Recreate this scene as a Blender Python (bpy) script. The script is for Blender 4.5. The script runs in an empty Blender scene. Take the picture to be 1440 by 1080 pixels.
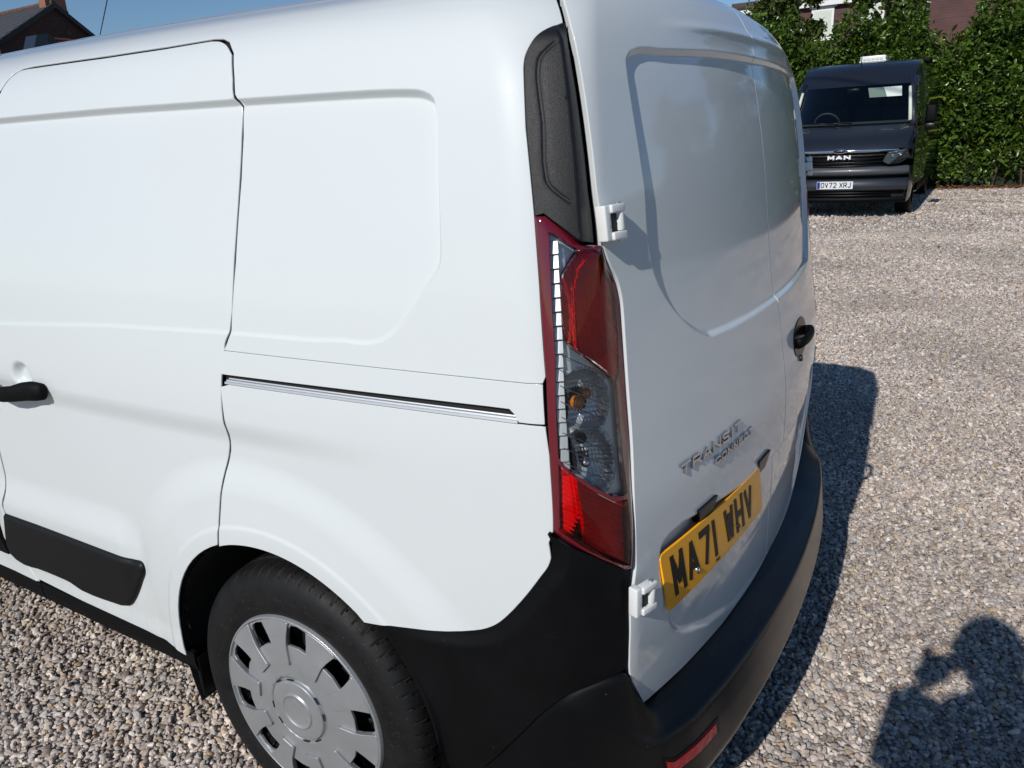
import bpy, bmesh, math, random
import numpy as np
from mathutils import Vector, Matrix, Quaternion, noise
from mathutils.geometry import delaunay_2d_cdt

random.seed(7); RNG = np.random.default_rng(11)
SC = bpy.context.scene
COL = SC.collection

# ------------------------------------------------------------------ camera, sky, sun, exposure
# World: the white van stands at the origin, its rear axle on y = 0, its nose towards +Y, its left side at x = -0.9.
CAM_POS = Vector((-1.83477, -1.13770, 1.46906))
_F = Vector((0.81717715, 0.49199397, -0.30027227)); _R = Vector((0.50184703, -0.86355719, -0.04917873)); _U = Vector((0.28349791, 0.11050301, 0.95258491))
cam_data = bpy.data.cameras.new('camera'); cam = bpy.data.objects.new('camera', cam_data); COL.objects.link(cam)
cam.matrix_world = Matrix(((_R.x, _U.x, -_F.x, CAM_POS.x), (_R.y, _U.y, -_F.y, CAM_POS.y), (_R.z, _U.z, -_F.z, CAM_POS.z), (0, 0, 0, 1)))
cam_data.sensor_width = 36.0; cam_data.lens = 27.43; cam_data.clip_start = 0.02; cam_data.clip_end = 2000
SC.camera = cam
SUN_TO = Vector((-0.8349, 0.0286, 0.5497)).normalized()      # direction towards the sun
SUN_EL = math.asin(SUN_TO.z); SUN_AZ = math.atan2(SUN_TO.x, SUN_TO.y)
world = bpy.data.worlds.new('World'); SC.world = world; world.use_nodes = True
_nt = world.node_tree; _nt.nodes.clear()
_sky = _nt.nodes.new('ShaderNodeTexSky'); _sky.sky_type = 'NISHITA'; _sky.sun_disc = False
_sky.sun_elevation = SUN_EL; _sky.sun_rotation = SUN_AZ; _sky.altitude = 60; _sky.air_density = 1.0; _sky.dust_density = 0.0; _sky.ozone_density = 3.0
_bg = _nt.nodes.new('ShaderNodeBackground'); _bg.inputs['Strength'].default_value = 0.066
_out = _nt.nodes.new('ShaderNodeOutputWorld')
_tint = _nt.nodes.new('ShaderNodeVectorMath'); _tint.operation = 'MULTIPLY'; _tint.inputs[1].default_value = (0.82, 0.965, 1.10)   # deep blue, dry spring sky
_nt.links.new(_sky.outputs[0], _tint.inputs[0]); _nt.links.new(_tint.outputs[0], _bg.inputs['Color']); _nt.links.new(_bg.outputs[0], _out.inputs['Surface'])
sun_data = bpy.data.lights.new('sun', 'SUN'); sun_data.energy = 3.5; sun_data.angle = math.radians(0.53); sun_data.color = (1.0, 0.965, 0.905)
sun = bpy.data.objects.new('sun', sun_data); COL.objects.link(sun)
sun.rotation_euler = (-SUN_TO).to_track_quat('-Z', 'Y').to_euler()
sun.location = (-20, 0, 14)
SC.view_settings.view_transform = 'Standard'; SC.view_settings.look = 'None'; SC.view_settings.gamma = 1.0
SC.view_settings.use_curve_mapping = False; SC.view_settings.exposure = 0.05
SC.cycles.max_bounces = 10; SC.cycles.transparent_max_bounces = 12; SC.cycles.transmission_bounces = 8
SC.cycles.caustics_reflective = False; SC.cycles.caustics_refractive = False

# ------------------------------------------------------------------ materials
def nodes_of(name):
    m = bpy.data.materials.new(name); m.use_nodes = True
    return m, m.node_tree.nodes, m.node_tree.links, m.node_tree.nodes['Principled BSDF']
def principled(name, col, rough=0.5, metal=0.0, coat=0.0, coat_rough=0.03, spec=0.5, var=0.0, var_scale=6.0, bump=0.0, bump_scale=200.0, rvar=0.0, emit=None):
    m, N, L, b = nodes_of(name)
    b.inputs['Base Color'].default_value = (*col, 1); b.inputs['Roughness'].default_value = rough; b.inputs['Metallic'].default_value = metal
    b.inputs['Coat Weight'].default_value = coat; b.inputs['Coat Roughness'].default_value = coat_rough; b.inputs['Specular IOR Level'].default_value = spec
    tc = N.new('ShaderNodeTexCoord')
    if var > 0 or rvar > 0:
        n = N.new('ShaderNodeTexNoise'); n.inputs['Scale'].default_value = var_scale; n.inputs['Detail'].default_value = 6; n.inputs['Roughness'].default_value = 0.6
        L.new(tc.outputs['Object'], n.inputs['Vector'])
        if var > 0:
            r = N.new('ShaderNodeMapRange'); r.inputs[1].default_value = 0.3; r.inputs[2].default_value = 0.7; r.inputs[3].default_value = 1 - var; r.inputs[4].default_value = 1 + var
            L.new(n.outputs[0], r.inputs[0])
            mx = N.new('ShaderNodeVectorMath'); mx.operation = 'SCALE'; mx.inputs[0].default_value = col; L.new(r.outputs[0], mx.inputs['Scale']); L.new(mx.outputs[0], b.inputs['Base Color'])
        if rvar > 0:
            r = N.new('ShaderNodeMapRange'); r.inputs[1].default_value = 0.3; r.inputs[2].default_value = 0.7; r.inputs[3].default_value = max(0.02, rough - rvar); r.inputs[4].default_value = rough + rvar
            L.new(n.outputs[0], r.inputs[0]); L.new(r.outputs[0], b.inputs['Roughness'])
    if bump > 0:
        n2 = N.new('ShaderNodeTexNoise'); n2.inputs['Scale'].default_value = bump_scale; n2.inputs['Detail'].default_value = 3
        L.new(tc.outputs['Object'], n2.inputs['Vector'])
        bp = N.new('ShaderNodeBump'); bp.inputs['Strength'].default_value = 1.0; bp.inputs['Distance'].default_value = bump
        L.new(n2.outputs[0], bp.inputs['Height']); L.new(bp.outputs[0], b.inputs['Normal'])
    return m
def lens_mat(name, tint, rough=0.02, ior=1.5):
    """thin moulded plastic lens: tinted see-through with a glossy face"""
    m = bpy.data.materials.new(name); m.use_nodes = True; N = m.node_tree.nodes; L = m.node_tree.links; N.clear()
    o = N.new('ShaderNodeOutputMaterial'); t = N.new('ShaderNodeBsdfTransparent'); t.inputs[0].default_value = (*tint, 1)
    g = N.new('ShaderNodeBsdfGlossy'); g.inputs['Roughness'].default_value = rough; g.inputs[0].default_value = (1, 1, 1, 1)
    f = N.new('ShaderNodeFresnel'); f.inputs[0].default_value = ior
    mx = N.new('ShaderNodeMixShader'); L.new(f.outputs[0], mx.inputs[0]); L.new(t.outputs[0], mx.inputs[1]); L.new(g.outputs[0], mx.inputs[2]); L.new(mx.outputs[0], o.inputs[0])
    return m
def paint_mat(name, col, dust=0.06, flake=0.0):
    m, N, L, b = nodes_of(name)
    b.inputs['Roughness'].default_value = 0.45; b.inputs['Coat Weight'].default_value = 1.0; b.inputs['Coat Roughness'].default_value = 0.025; b.inputs['Coat IOR'].default_value = 1.5
    b.inputs['Specular IOR Level'].default_value = 0.3
    tc = N.new('ShaderNodeTexCoord')
    n = N.new('ShaderNodeTexNoise'); n.inputs['Scale'].default_value = 2.3; n.inputs['Detail'].default_value = 8; n.inputs['Roughness'].default_value = 0.65; L.new(tc.outputs['Object'], n.inputs['Vector'])
    # road film: a little greyer low down on the body
    sx = N.new('ShaderNodeSeparateXYZ'); L.new(tc.outputs['Object'], sx.inputs[0])
    hr = N.new('ShaderNodeMapRange'); hr.inputs[1].default_value = 0.62; hr.inputs[2].default_value = 0.28; hr.inputs[3].default_value = 0.0; hr.inputs[4].default_value = 1.0; L.new(sx.outputs[2], hr.inputs[0])
    n2 = N.new('ShaderNodeTexNoise'); n2.inputs['Scale'].default_value = 60; n2.inputs['Detail'].default_value = 5; L.new(tc.outputs['Object'], n2.inputs['Vector'])
    mm = N.new('ShaderNodeMath'); mm.operation = 'MULTIPLY'; L.new(hr.outputs[0], mm.inputs[0]); L.new(n2.outputs[0], mm.inputs[1])
    ad = N.new('ShaderNodeMath'); ad.operation = 'MULTIPLY_ADD'; ad.inputs[1].default_value = dust; L.new(n.outputs[0], ad.inputs[0])
    sc = N.new('ShaderNodeMath'); sc.operation = 'MULTIPLY'; sc.inputs[1].default_value = 0.35; L.new(mm.outputs[0], sc.inputs[0]); L.new(sc.outputs[0], ad.inputs[2])
    mix = N.new('ShaderNodeMix'); mix.data_type = 'RGBA'; mix.inputs[6].default_value = (*col, 1); mix.inputs[7].default_value = (0.42, 0.40, 0.36, 1) if col[0] > .3 else (.2, .19, .18, 1)
    L.new(ad.outputs[0], mix.inputs[0]); L.new(mix.outputs[2], b.inputs['Base Color'])
    # faint polishing smears: the clear coat is a touch hazier in streaks
    mp = N.new('ShaderNodeMapping'); mp.inputs['Scale'].default_value = (2.2, 2.2, .8); mp.inputs['Rotation'].default_value = (.4, .2, .1); L.new(tc.outputs['Object'], mp.inputs[0]); n4 = N.new('ShaderNodeTexNoise'); n4.inputs['Scale'].default_value = 3.2; n4.inputs['Detail'].default_value = 7; n4.inputs['Distortion'].default_value = 1.2; L.new(mp.outputs[0], n4.inputs['Vector'])
    r4 = N.new('ShaderNodeMapRange'); r4.inputs[1].default_value = .48; r4.inputs[2].default_value = .72; r4.inputs[3].default_value = .018; r4.inputs[4].default_value = .13; L.new(n4.outputs[0], r4.inputs[0]); L.new(r4.outputs[0], b.inputs['Coat Roughness'])
    # orange peel of the clear coat
    n3 = N.new('ShaderNodeTexNoise'); n3.inputs['Scale'].default_value = 320; n3.inputs['Detail'].default_value = 1; L.new(tc.outputs['Object'], n3.inputs['Vector'])
    bp = N.new('ShaderNodeBump'); bp.inputs['Strength'].default_value = 1; bp.inputs['Distance'].default_value = 0.00003; L.new(n3.outputs[0], bp.inputs['Height']); L.new(bp.outputs[0], b.inputs['Coat Normal'])
    return m
M = {}
M['white'] = paint_mat('white_paint', (0.68, 0.715, 0.72))
M['navy'] = paint_mat('slate_grey_paint', (0.0085, 0.0115, 0.0185), dust=0.012)
M['black'] = principled('grained_black_plastic', (0.0030, 0.0032, 0.0038), 0.58, spec=0.13, var=0.25, var_scale=9, bump=0.00025, bump_scale=900, rvar=0.08)
M['black_smooth'] = principled('smooth_black_plastic', (0.004, 0.004, 0.005), 0.32, spec=.25, bump=0.00005, bump_scale=500)
M['black_shadow'] = principled('black_underbody', (0.006, 0.006, 0.006), 0.8)
M['rubber'] = principled('tyre_rubber', (0.0060, 0.0060, 0.0064), 0.62, spec=.3, var=0.35, var_scale=22, bump=0.0004, bump_scale=260, rvar=0.12)
M['silver'] = principled('silver_wheel_plastic', (0.37, 0.38, 0.39), 0.40, metal=0.5, var=0.06, var_scale=14, rvar=0.06, bump=0.00004, bump_scale=700)
M['chrome'] = principled('chrome', (0.78, 0.79, 0.80), 0.08, metal=1.0)
M['steel'] = principled('brushed_steel', (0.55, 0.56, 0.57), 0.3, metal=0.9, rvar=0.1, var_scale=90)
M['dark_steel'] = principled('dark_steel', (0.05, 0.048, 0.045), 0.5, metal=0.8, var=.4, var_scale=20)
M['white_plastic'] = principled('white_painted_steel', (0.76, 0.77, 0.76), 0.32, coat=.4, var=0.04, var_scale=30)
M['red_lens'] = lens_mat('red_lens', (0.95, 0.012, 0.022))
M['clear_lens'] = lens_mat('clear_lens', (0.90, 0.92, 0.92))
M['red_frame'] = principled('dark_red_lens_frame', (0.13, 0.003, 0.010), 0.09, coat=1.0, coat_rough=.02, spec=.6)
M['red_plastic'] = principled('red_reflector_plastic', (0.30, 0.005, 0.01), 0.25, coat=.5)
M['amber'] = principled('amber_glass', (0.75, 0.22, 0.01), 0.12, coat=1.0)
M['mirror'] = principled('vacuum_plated_reflector', (0.78, 0.79, 0.81), 0.30, metal=1.0)
M['seal'] = principled('rubber_seal', (0.01, 0.01, 0.01), 0.6)
M['grain'] = principled('coarse_grained_trim', (0.008, 0.008, 0.009), 0.44, spec=0.45, bump=0.0006, bump_scale=1100)
M['strip'] = principled('rubbing_strip_plastic', (0.005, 0.005, 0.0055), 0.5, spec=0.28, bump=0.0002, bump_scale=900)
M['satin'] = principled('satin_plated_fin', (0.80, 0.81, 0.83), 0.42, metal=0.75)
M['bumper'] = principled('bumper_bar_plastic', (0.003, 0.0033, 0.004), 0.27, spec=0.42, var=.2, var_scale=9, bump=0.0002, bump_scale=900, rvar=.05)
M['pale_reflector'] = principled('pale_plated_reflector', (0.86, 0.86, 0.87), 0.40, metal=0.15)
def add_specks(m, density=.07, size=.05, scale=70, col=(.22, .21, .20)):
    """tiny specks of dried mud and chalky scuffs"""
    N = m.node_tree.nodes; L = m.node_tree.links; b = N['Principled BSDF']; tc = N.new('ShaderNodeTexCoord'); v = N.new('ShaderNodeTexVoronoi'); v.inputs['Scale'].default_value = scale; L.new(tc.outputs['Object'], v.inputs['Vector'])
    a = N.new('ShaderNodeMath'); a.operation = 'LESS_THAN'; a.inputs[1].default_value = size; L.new(v.outputs['Distance'], a.inputs[0])
    sp = N.new('ShaderNodeSeparateColor'); L.new(v.outputs['Color'], sp.inputs[0]); c = N.new('ShaderNodeMath'); c.operation = 'LESS_THAN'; c.inputs[1].default_value = density; L.new(sp.outputs[0], c.inputs[0])
    mu = N.new('ShaderNodeMath'); mu.operation = 'MULTIPLY'; L.new(a.outputs[0], mu.inputs[0]); L.new(c.outputs[0], mu.inputs[1])
    mp = N.new('ShaderNodeMapping'); mp.inputs['Scale'].default_value = (3, 5, 60); mp.inputs['Rotation'].default_value = (.5, .3, .2); L.new(tc.outputs['Object'], mp.inputs[0]); n = N.new('ShaderNodeTexNoise'); n.inputs['Scale'].default_value = 3; n.inputs['Detail'].default_value = 3; L.new(mp.outputs[0], n.inputs['Vector'])
    mr = N.new('ShaderNodeMapRange'); mr.inputs[1].default_value = .68; mr.inputs[2].default_value = .80; mr.inputs[3].default_value = 0; mr.inputs[4].default_value = .05; L.new(n.outputs[0], mr.inputs[0]); mx_ = N.new('ShaderNodeMath'); mx_.operation = 'MAXIMUM'; L.new(mu.outputs[0], mx_.inputs[0]); L.new(mr.outputs[0], mx_.inputs[1])
    mx = N.new('ShaderNodeMix'); mx.data_type = 'RGBA'; mx.inputs[7].default_value = (*col, 1); L.new(mx_.outputs[0], mx.inputs[0])
    if b.inputs['Base Color'].links: L.new(b.inputs['Base Color'].links[0].from_socket, mx.inputs[6])
    else: mx.inputs[6].default_value = b.inputs['Base Color'].default_value
    L.new(mx.outputs[2], b.inputs['Base Color'])
add_specks(M['black']); add_specks(M['bumper']); add_specks(M['strip'], .05, .05, 50); add_specks(M['rubber'], .25, .10, 130, (.12, .11, .10))
M['silvered'] = principled('silvered_bowl', (0.66, 0.67, 0.69), 0.32, metal=0.45)
# the bumper bar: matt on the flanks, smoother and shinier towards the tail
_N = M['bumper'].node_tree.nodes; _L = M['bumper'].node_tree.links; _b = _N['Principled BSDF']; _t = _N.new('ShaderNodeTexCoord'); _s = _N.new('ShaderNodeSeparateXYZ'); _L.new(_t.outputs['Object'], _s.inputs[0])
for _sock, _a, _c in (('Roughness', .58, .26), ('Specular IOR Level', .13, .45)):
    _r = _N.new('ShaderNodeMapRange'); _r.inputs[1].default_value = -.64; _r.inputs[2].default_value = -.80; _r.inputs[3].default_value = _a; _r.inputs[4].default_value = _c; _L.new(_s.outputs[1], _r.inputs[0]); _L.new(_r.outputs[0], _b.inputs[_sock])
# ------------------------------------------------------------------ object helpers
def tag(o, label=None, cat=None, group=None, kind=None):
    if label: o['label'] = label
    if cat: o['category'] = cat
    if group: o['group'] = group
    if kind: o['kind'] = kind
    return o
def empty(name, loc=(0, 0, 0), rz=0.0, label=None, cat=None, group=None):
    o = bpy.data.objects.new(name, None); COL.objects.link(o); o.location = loc; o.rotation_euler = (0, 0, rz); o.empty_display_size = .2
    return tag(o, label, cat, group)
def link(name, me, mats, parent=None, smooth=True):
    if not isinstance(mats, (list, tuple)): mats = [mats]
    for m in mats: me.materials.append(m)
    if smooth and len(me.polygons): me.polygons.foreach_set('use_smooth', np.ones(len(me.polygons), bool))
    o = bpy.data.objects.new(name, me); COL.objects.link(o)
    if parent is not None: o.parent = parent
    return o
def mesh_np(name, V, F, mats, parent=None, smooth=True, midx=None):
    """V (n,3), F list / array of faces of one size"""
    me = bpy.data.meshes.new(name)
    V = np.asarray(V, np.float32)
    if isinstance(F, np.ndarray) and F.ndim == 2:
        k = F.shape[1]; me.vertices.add(len(V)); me.vertices.foreach_set('co', V.ravel())
        me.loops.add(F.size); me.loops.foreach_set('vertex_index', F.ravel().astype(np.int32))
        me.polygons.add(len(F)); me.polygons.foreach_set('loop_start', np.arange(0, F.size, k, dtype=np.int32)); me.polygons.foreach_set('loop_total', np.full(len(F), k, np.int32))
        me.update(calc_edges=True); me.validate()
    else:
        me.from_pydata([tuple(v) for v in V.tolist()], [], [tuple(f) for f in F]); me.update()
    if midx is not None: me.polygons.foreach_set('material_index', np.asarray(midx, np.int32))
    return link(name, me, mats, parent, smooth)
def from_bm(name, bm, mats, parent=None, smooth=True, bevel=0.0, seg=2, angle=35):
    if bevel > 0:
        es = [e for e in bm.edges if len(e.link_faces) == 2 and e.calc_face_angle(0) > math.radians(angle)]
        if es: bmesh.ops.bevel(bm, geom=es, offset=bevel, segments=seg, profile=.5, affect='EDGES', clamp_overlap=True)
    me = bpy.data.meshes.new(name); bmesh.ops.recalc_face_normals(bm, faces=bm.faces); bm.to_mesh(me); bm.free()
    o = link(name, me, mats, parent, smooth)
    if smooth: me.set_sharp_from_angle(angle=math.radians(angle))
    return o
def bm_box(bm, size, loc=(0, 0, 0), rot=None, mat=0):
    r = bmesh.ops.create_cube(bm, size=1.0); vs = r['verts']
    Mx = Matrix.Translation(loc) @ (rot.to_4x4() if rot is not None else Matrix.Identity(4)) @ Matrix.Diagonal((*size, 1))
    bmesh.ops.transform(bm, matrix=Mx, verts=vs)
    for f in {f for v in vs for f in v.link_faces}: f.material_index = mat
    return vs
def box(name, size, loc, mat, parent=None, bevel=0.0, rot=None, seg=2):
    bm = bmesh.new(); bm_box(bm, size, loc, rot); return from_bm(name, bm, mat, parent, bevel=bevel, seg=seg)
def bm_cyl(bm, r1, r2, h, loc=(0, 0, 0), rot=None, seg=24, mat=0):
    r = bmesh.ops.create_cone(bm, cap_ends=True, segments=seg, radius1=r1, radius2=r2, depth=h); vs = r['verts']
    bmesh.ops.transform(bm, matrix=Matrix.Translation(loc) @ (rot.to_4x4() if rot is not None else Matrix.Identity(4)), verts=vs)
    for f in {f for v in vs for f in v.link_faces}: f.material_index = mat
    return vs
def tube_mesh(pts, radii, seg=10, squash=None, up=Vector((0, 0, 1)), caps=True):
    """swept tube along pts; squash = (a, b) cross-section scale, radii per point"""
    pts = [Vector(p) for p in pts]; V = []; F = []
    n = len(pts)
    for i, p in enumerate(pts):
        t = (pts[min(i + 1, n - 1)] - pts[max(i - 1, 0)]).normalized()
        a = t.cross(up); a = a.normalized() if a.length > 1e-4 else Vector((1, 0, 0)); b = a.cross(t).normalized()
        r = radii[i] if hasattr(radii, '__len__') else radii
        sa, sb = (squash[i] if squash is not None and hasattr(squash[0], '__len__') else squash) if squash is not None else (1, 1)
        for k in range(seg):
            th = 2 * math.pi * k / seg
            V.append(p + a * (math.cos(th) * r * sa) + b * (math.sin(th) * r * sb))
    for i in range(n - 1):
        for k in range(seg):
            F.append((i * seg + k, i * seg + (k + 1) % seg, (i + 1) * seg + (k + 1) % seg, (i + 1) * seg + k))
    if caps: F.append(tuple(range(seg))[::-1]); F.append(tuple((n - 1) * seg + k for k in range(seg)))
    return V, F
def tube(name, pts, radii, mat, parent=None, seg=10, squash=None, up=Vector((0, 0, 1))):
    V, F = tube_mesh(pts, radii, seg, squash, up)
    me = bpy.data.meshes.new(name); me.from_pydata(V, [], F); me.update()
    return link(name, me, mat, parent)
NORMALS = {}
def set_normals(me, N):
    me.polygons.foreach_set('use_smooth', np.ones(len(me.polygons), bool)); me.normals_split_custom_set_from_vertices(N.tolist()); NORMALS[me.name] = N
def mirrored(o, parent=None):
    """the same part on the other side of the van (x mirrored)"""
    me = o.data.copy(); n = len(me.vertices); co = np.empty(n * 3, np.float32); me.vertices.foreach_get('co', co); co = co.reshape(-1, 3); co[:, 0] *= -1
    me.vertices.foreach_set('co', co.ravel()); me.flip_normals(); me.update()
    if o.data.name in NORMALS: set_normals(me, NORMALS[o.data.name] * np.array([-1, 1, 1]))
    c = bpy.data.objects.new(o.name.split('.')[0], me); COL.objects.link(c); c.parent = parent if parent is not None else o.parent
    return c
def sm(a, b, x):
    t = np.clip((x - a) / (b - a), 0, 1); return t * t * (3 - 2 * t)

# ------------------------------------------------------------------ planar curves and triangulated panels
def densify(P, step, closed=True):
    P = np.asarray(P, float); Q = np.vstack([P, P[:1]]) if closed else P; out = []
    for a, b in zip(Q[:-1], Q[1:]):
        n = max(1, int(math.ceil(np.hypot(*(b - a)) / step)))
        out.extend(a + (b - a) * (np.arange(n) / n)[:, None])
    if not closed: out.append(Q[-1])
    return np.array(out)
def spline(P, closed=False, k=6, tension=.5):
    """Catmull-Rom (centripetal-like) smoothing of a polyline"""
    P = np.asarray(P, float); n = len(P); out = []
    for i in range(n if closed else n - 1):
        p0, p1, p2, p3 = (P[(i - 1) % n] if closed or i > 0 else P[0], P[i], P[(i + 1) % n], P[(i + 2) % n] if closed or i + 2 < n else P[-1])
        l = np.hypot(*(p2 - p1)) + 1e-9; l0 = np.hypot(*(p1 - p0)) + 1e-9; l2 = np.hypot(*(p3 - p2)) + 1e-9
        m1 = ((p2 - p1) / l + (p1 - p0) / l0) * .5 * l; m2 = ((p2 - p1) / l + (p3 - p2) / l2) * .5 * l
        for t in np.arange(k) / k:
            out.append((2*t**3 - 3*t*t + 1) * p1 + (t**3 - 2*t*t + t) * m1 + (-2*t**3 + 3*t*t) * p2 + (t**3 - t*t) * m2)
    if not closed: out.append(P[-1])
    return np.array(out)
def area2(P):
    x, y = P[:, 0], P[:, 1]; return 0.5 * np.sum(x * np.roll(y, -1) - np.roll(x, -1) * y)
def inside(P, X, Y):
    r = np.zeros(X.shape, bool); n = len(P)
    for i in range(n):
        x1, y1 = P[i - 1]; x2, y2 = P[i]
        if y1 == y2: continue
        c = ((y1 > Y) != (y2 > Y)) & (X < (x2 - x1) * (Y - y1) / (y2 - y1) + x1); r ^= c
    return r
def dist_line(P, X, Y, closed=False):
    P = np.asarray(P, float); d = np.full(X.shape, 1e9); Q = np.vstack([P, P[:1]]) if closed else P
    for a, b in zip(Q[:-1], Q[1:]):
        e = b - a; l2 = e @ e + 1e-12; t = np.clip(((X - a[0]) * e[0] + (Y - a[1]) * e[1]) / l2, 0, 1)
        d = np.minimum(d, (X - a[0] - t * e[0])**2 + (Y - a[1] - t * e[1])**2)
    return np.sqrt(d)
def sdf(P, X, Y):
    d = dist_line(P, X, Y, True); return np.where(inside(P, X, Y), d, -d)
def offset(P, d):
    """closed loop moved inwards by d"""
    P = np.asarray(P, float)
    if area2(P) < 0: P = P[::-1]
    a = P - np.roll(P, 1, 0); b = np.roll(P, -1, 0) - P
    na = np.stack([-a[:, 1], a[:, 0]], 1) / (np.hypot(a[:, 0], a[:, 1])[:, None] + 1e-12); nb = np.stack([-b[:, 1], b[:, 0]], 1) / (np.hypot(b[:, 0], b[:, 1])[:, None] + 1e-12)
    n = na + nb; l2 = (n * n).sum(1); n = n * (2 / np.maximum(l2, 1.0))[:, None]
    return P + n * d
def panel(name, outline, fmap, mats, parent=None, spacing=.01, holes=(), feats=(), edge=.0014, depth=.02, gap=.0022, smooth=True, step=.007, flange=True, ring=.003, eps=.0012):
    """a sheet cut to a closed outline in the (u, v) plane of fmap(u, v, d), with rolled edges turned in by depth.
    feats: (polyline, offsets) rows of extra points along a crease"""
    loops = []; O = offset(densify(outline, step), gap) if gap else densify(outline, step)
    if area2(O) < 0: O = O[::-1]
    H = []
    for h in holes:
        q = densify(h, step); q = q if area2(q) > 0 else q[::-1]; H.append(offset(q, -gap) if gap else q)
    pts = []; edges = []
    for Lp in [O] + H:
        s = len(pts); pts += Lp.tolist(); n = len(Lp); edges += [(s + i, s + (i + 1) % n) for i in range(n)]
    allx = np.array(O); x0, y0 = allx.min(0); x1, y1 = allx.max(0)
    gx, gy = np.meshgrid(np.arange(x0, x1, spacing), np.arange(y0, y1, spacing * .9)); gx = gx + (np.arange(gx.shape[0]) % 2)[:, None] * spacing * .5
    X = gx.ravel(); Y = gy.ravel(); ex = []
    if ring:
        ex.append(offset(O, ring))
        for h in H: ex.append(offset(h, -ring))
    for P, offs in feats:
        P = densify(P, .010, False); t = np.gradient(P, axis=0); t /= np.hypot(t[:, 0], t[:, 1])[:, None] + 1e-12; nn = np.stack([-t[:, 1], t[:, 0]], 1)
        for o_ in offs: ex.append(P + nn * o_)
    keep = inside(O, X, Y)
    for h in H: keep &= ~inside(h, X, Y)
    X, Y = X[keep], Y[keep]
    m = dist_line(O, X, Y, True) > max(ring * 1.6, spacing * .45)
    for h in H: m &= dist_line(h, X, Y, True) > max(ring * 1.6, spacing * .45)
    X, Y = X[m], Y[m]
    for P, offs in feats:
        lo, hi = min(offs), max(offs); w = max(abs(lo), abs(hi)) + spacing * .3
        k = dist_line(densify(P, .02, False), X, Y) > w; X, Y = X[k], Y[k]
    pts += np.stack([X, Y], 1).tolist()
    for e in ex:
        k = inside(O, e[:, 0], e[:, 1])
        for h in H: k &= ~inside(h, e[:, 0], e[:, 1])
        e = e[k]
        if len(e):
            dd = dist_line(O, e[:, 0], e[:, 1], True)
            for h in H: dd = np.minimum(dd, dist_line(h, e[:, 0], e[:, 1], True))
            pts += e[dd > ring * .6 if ring else dd > .001].tolist()
    r = delaunay_2d_cdt([Vector(p) for p in pts], edges, [], 0, 1e-6)
    P2 = np.array([tuple(v) for v in r[0]]); T = np.array([f for f in r[2] if len(f) == 3], np.int64)
    c = P2[T].mean(1); k = inside(O, c[:, 0], c[:, 1])
    for h in H: k &= ~inside(h, c[:, 0], c[:, 1])
    T = T[k]; a = P2[T]; ar = (a[:, 1, 0] - a[:, 0, 0]) * (a[:, 2, 1] - a[:, 0, 1]) - (a[:, 2, 0] - a[:, 0, 0]) * (a[:, 1, 1] - a[:, 0, 1])
    T[ar < 0] = T[ar < 0][:, ::-1]
    T = T[np.abs(ar) > 1e-10]
    u_, v_ = P2[:, 0], P2[:, 1]; z0 = np.zeros(len(P2)); Vv = fmap(u_, v_, z0)
    NN = np.cross(fmap(u_ + eps, v_, z0) - fmap(u_ - eps, v_, z0), fmap(u_, v_ + eps, z0) - fmap(u_, v_ - eps, z0)); NN /= np.linalg.norm(NN, axis=1)[:, None] + 1e-12
    if flange:
        E = np.vstack([T[:, [0, 1]], T[:, [1, 2]], T[:, [2, 0]]]); key = E[:, 0] * (len(P2) + 1) + E[:, 1]; rk = E[:, 1] * (len(P2) + 1) + E[:, 0]
        B = E[~np.isin(key, rk)]
        e = P2[B[:, 1]] - P2[B[:, 0]]; nn = np.stack([e[:, 1], -e[:, 0]], 1) / (np.hypot(e[:, 0], e[:, 1])[:, None] + 1e-12)
        acc = np.zeros_like(P2); np.add.at(acc, B[:, 0], nn); np.add.at(acc, B[:, 1], nn); ids = np.unique(B); q = acc[ids]; q /= np.hypot(q[:, 0], q[:, 1])[:, None] + 1e-9
        mp = -np.ones(len(P2), np.int64); mp[ids] = np.arange(len(ids)); base_n = len(Vv); rings = []
        for off_, dd in ((edge * .35, -edge * .3), (edge * .85, -edge), (edge, -edge * 2.2), (edge, -depth)):
            p = P2[ids] + q * off_; rings.append(fmap(p[:, 0], p[:, 1], np.full(len(p), dd)))
        o3 = rings[2] - Vv[ids]; n3 = NN[ids]; o3 = o3 - n3 * (o3 * n3).sum(1)[:, None]; o3 /= np.linalg.norm(o3, axis=1)[:, None] + 1e-12
        NN = np.vstack([NN] + [n3 * math.cos(a_) + o3 * math.sin(a_) for a_ in (.62, 1.25, 1.57, 1.57)])
        n = len(ids); Vv = np.vstack([Vv] + rings); quads = []
        prev = B; 
        i0, i1 = mp[B[:, 0]], mp[B[:, 1]]
        for kx in range(4):
            A0 = B[:, 0] if kx == 0 else base_n + (kx - 1) * n + i0; A1 = B[:, 1] if kx == 0 else base_n + (kx - 1) * n + i1
            C0 = base_n + kx * n + i0; C1 = base_n + kx * n + i1
            quads.append(np.stack([A1, A0, C0], 1)); quads.append(np.stack([A1, C0, C1], 1))
        T = np.vstack([T] + quads)
    ob = mesh_np(name, Vv, T, mats, parent, smooth)
    if len(ob.data.vertices) == len(NN): set_normals(ob.data, NN)
    return ob
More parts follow.
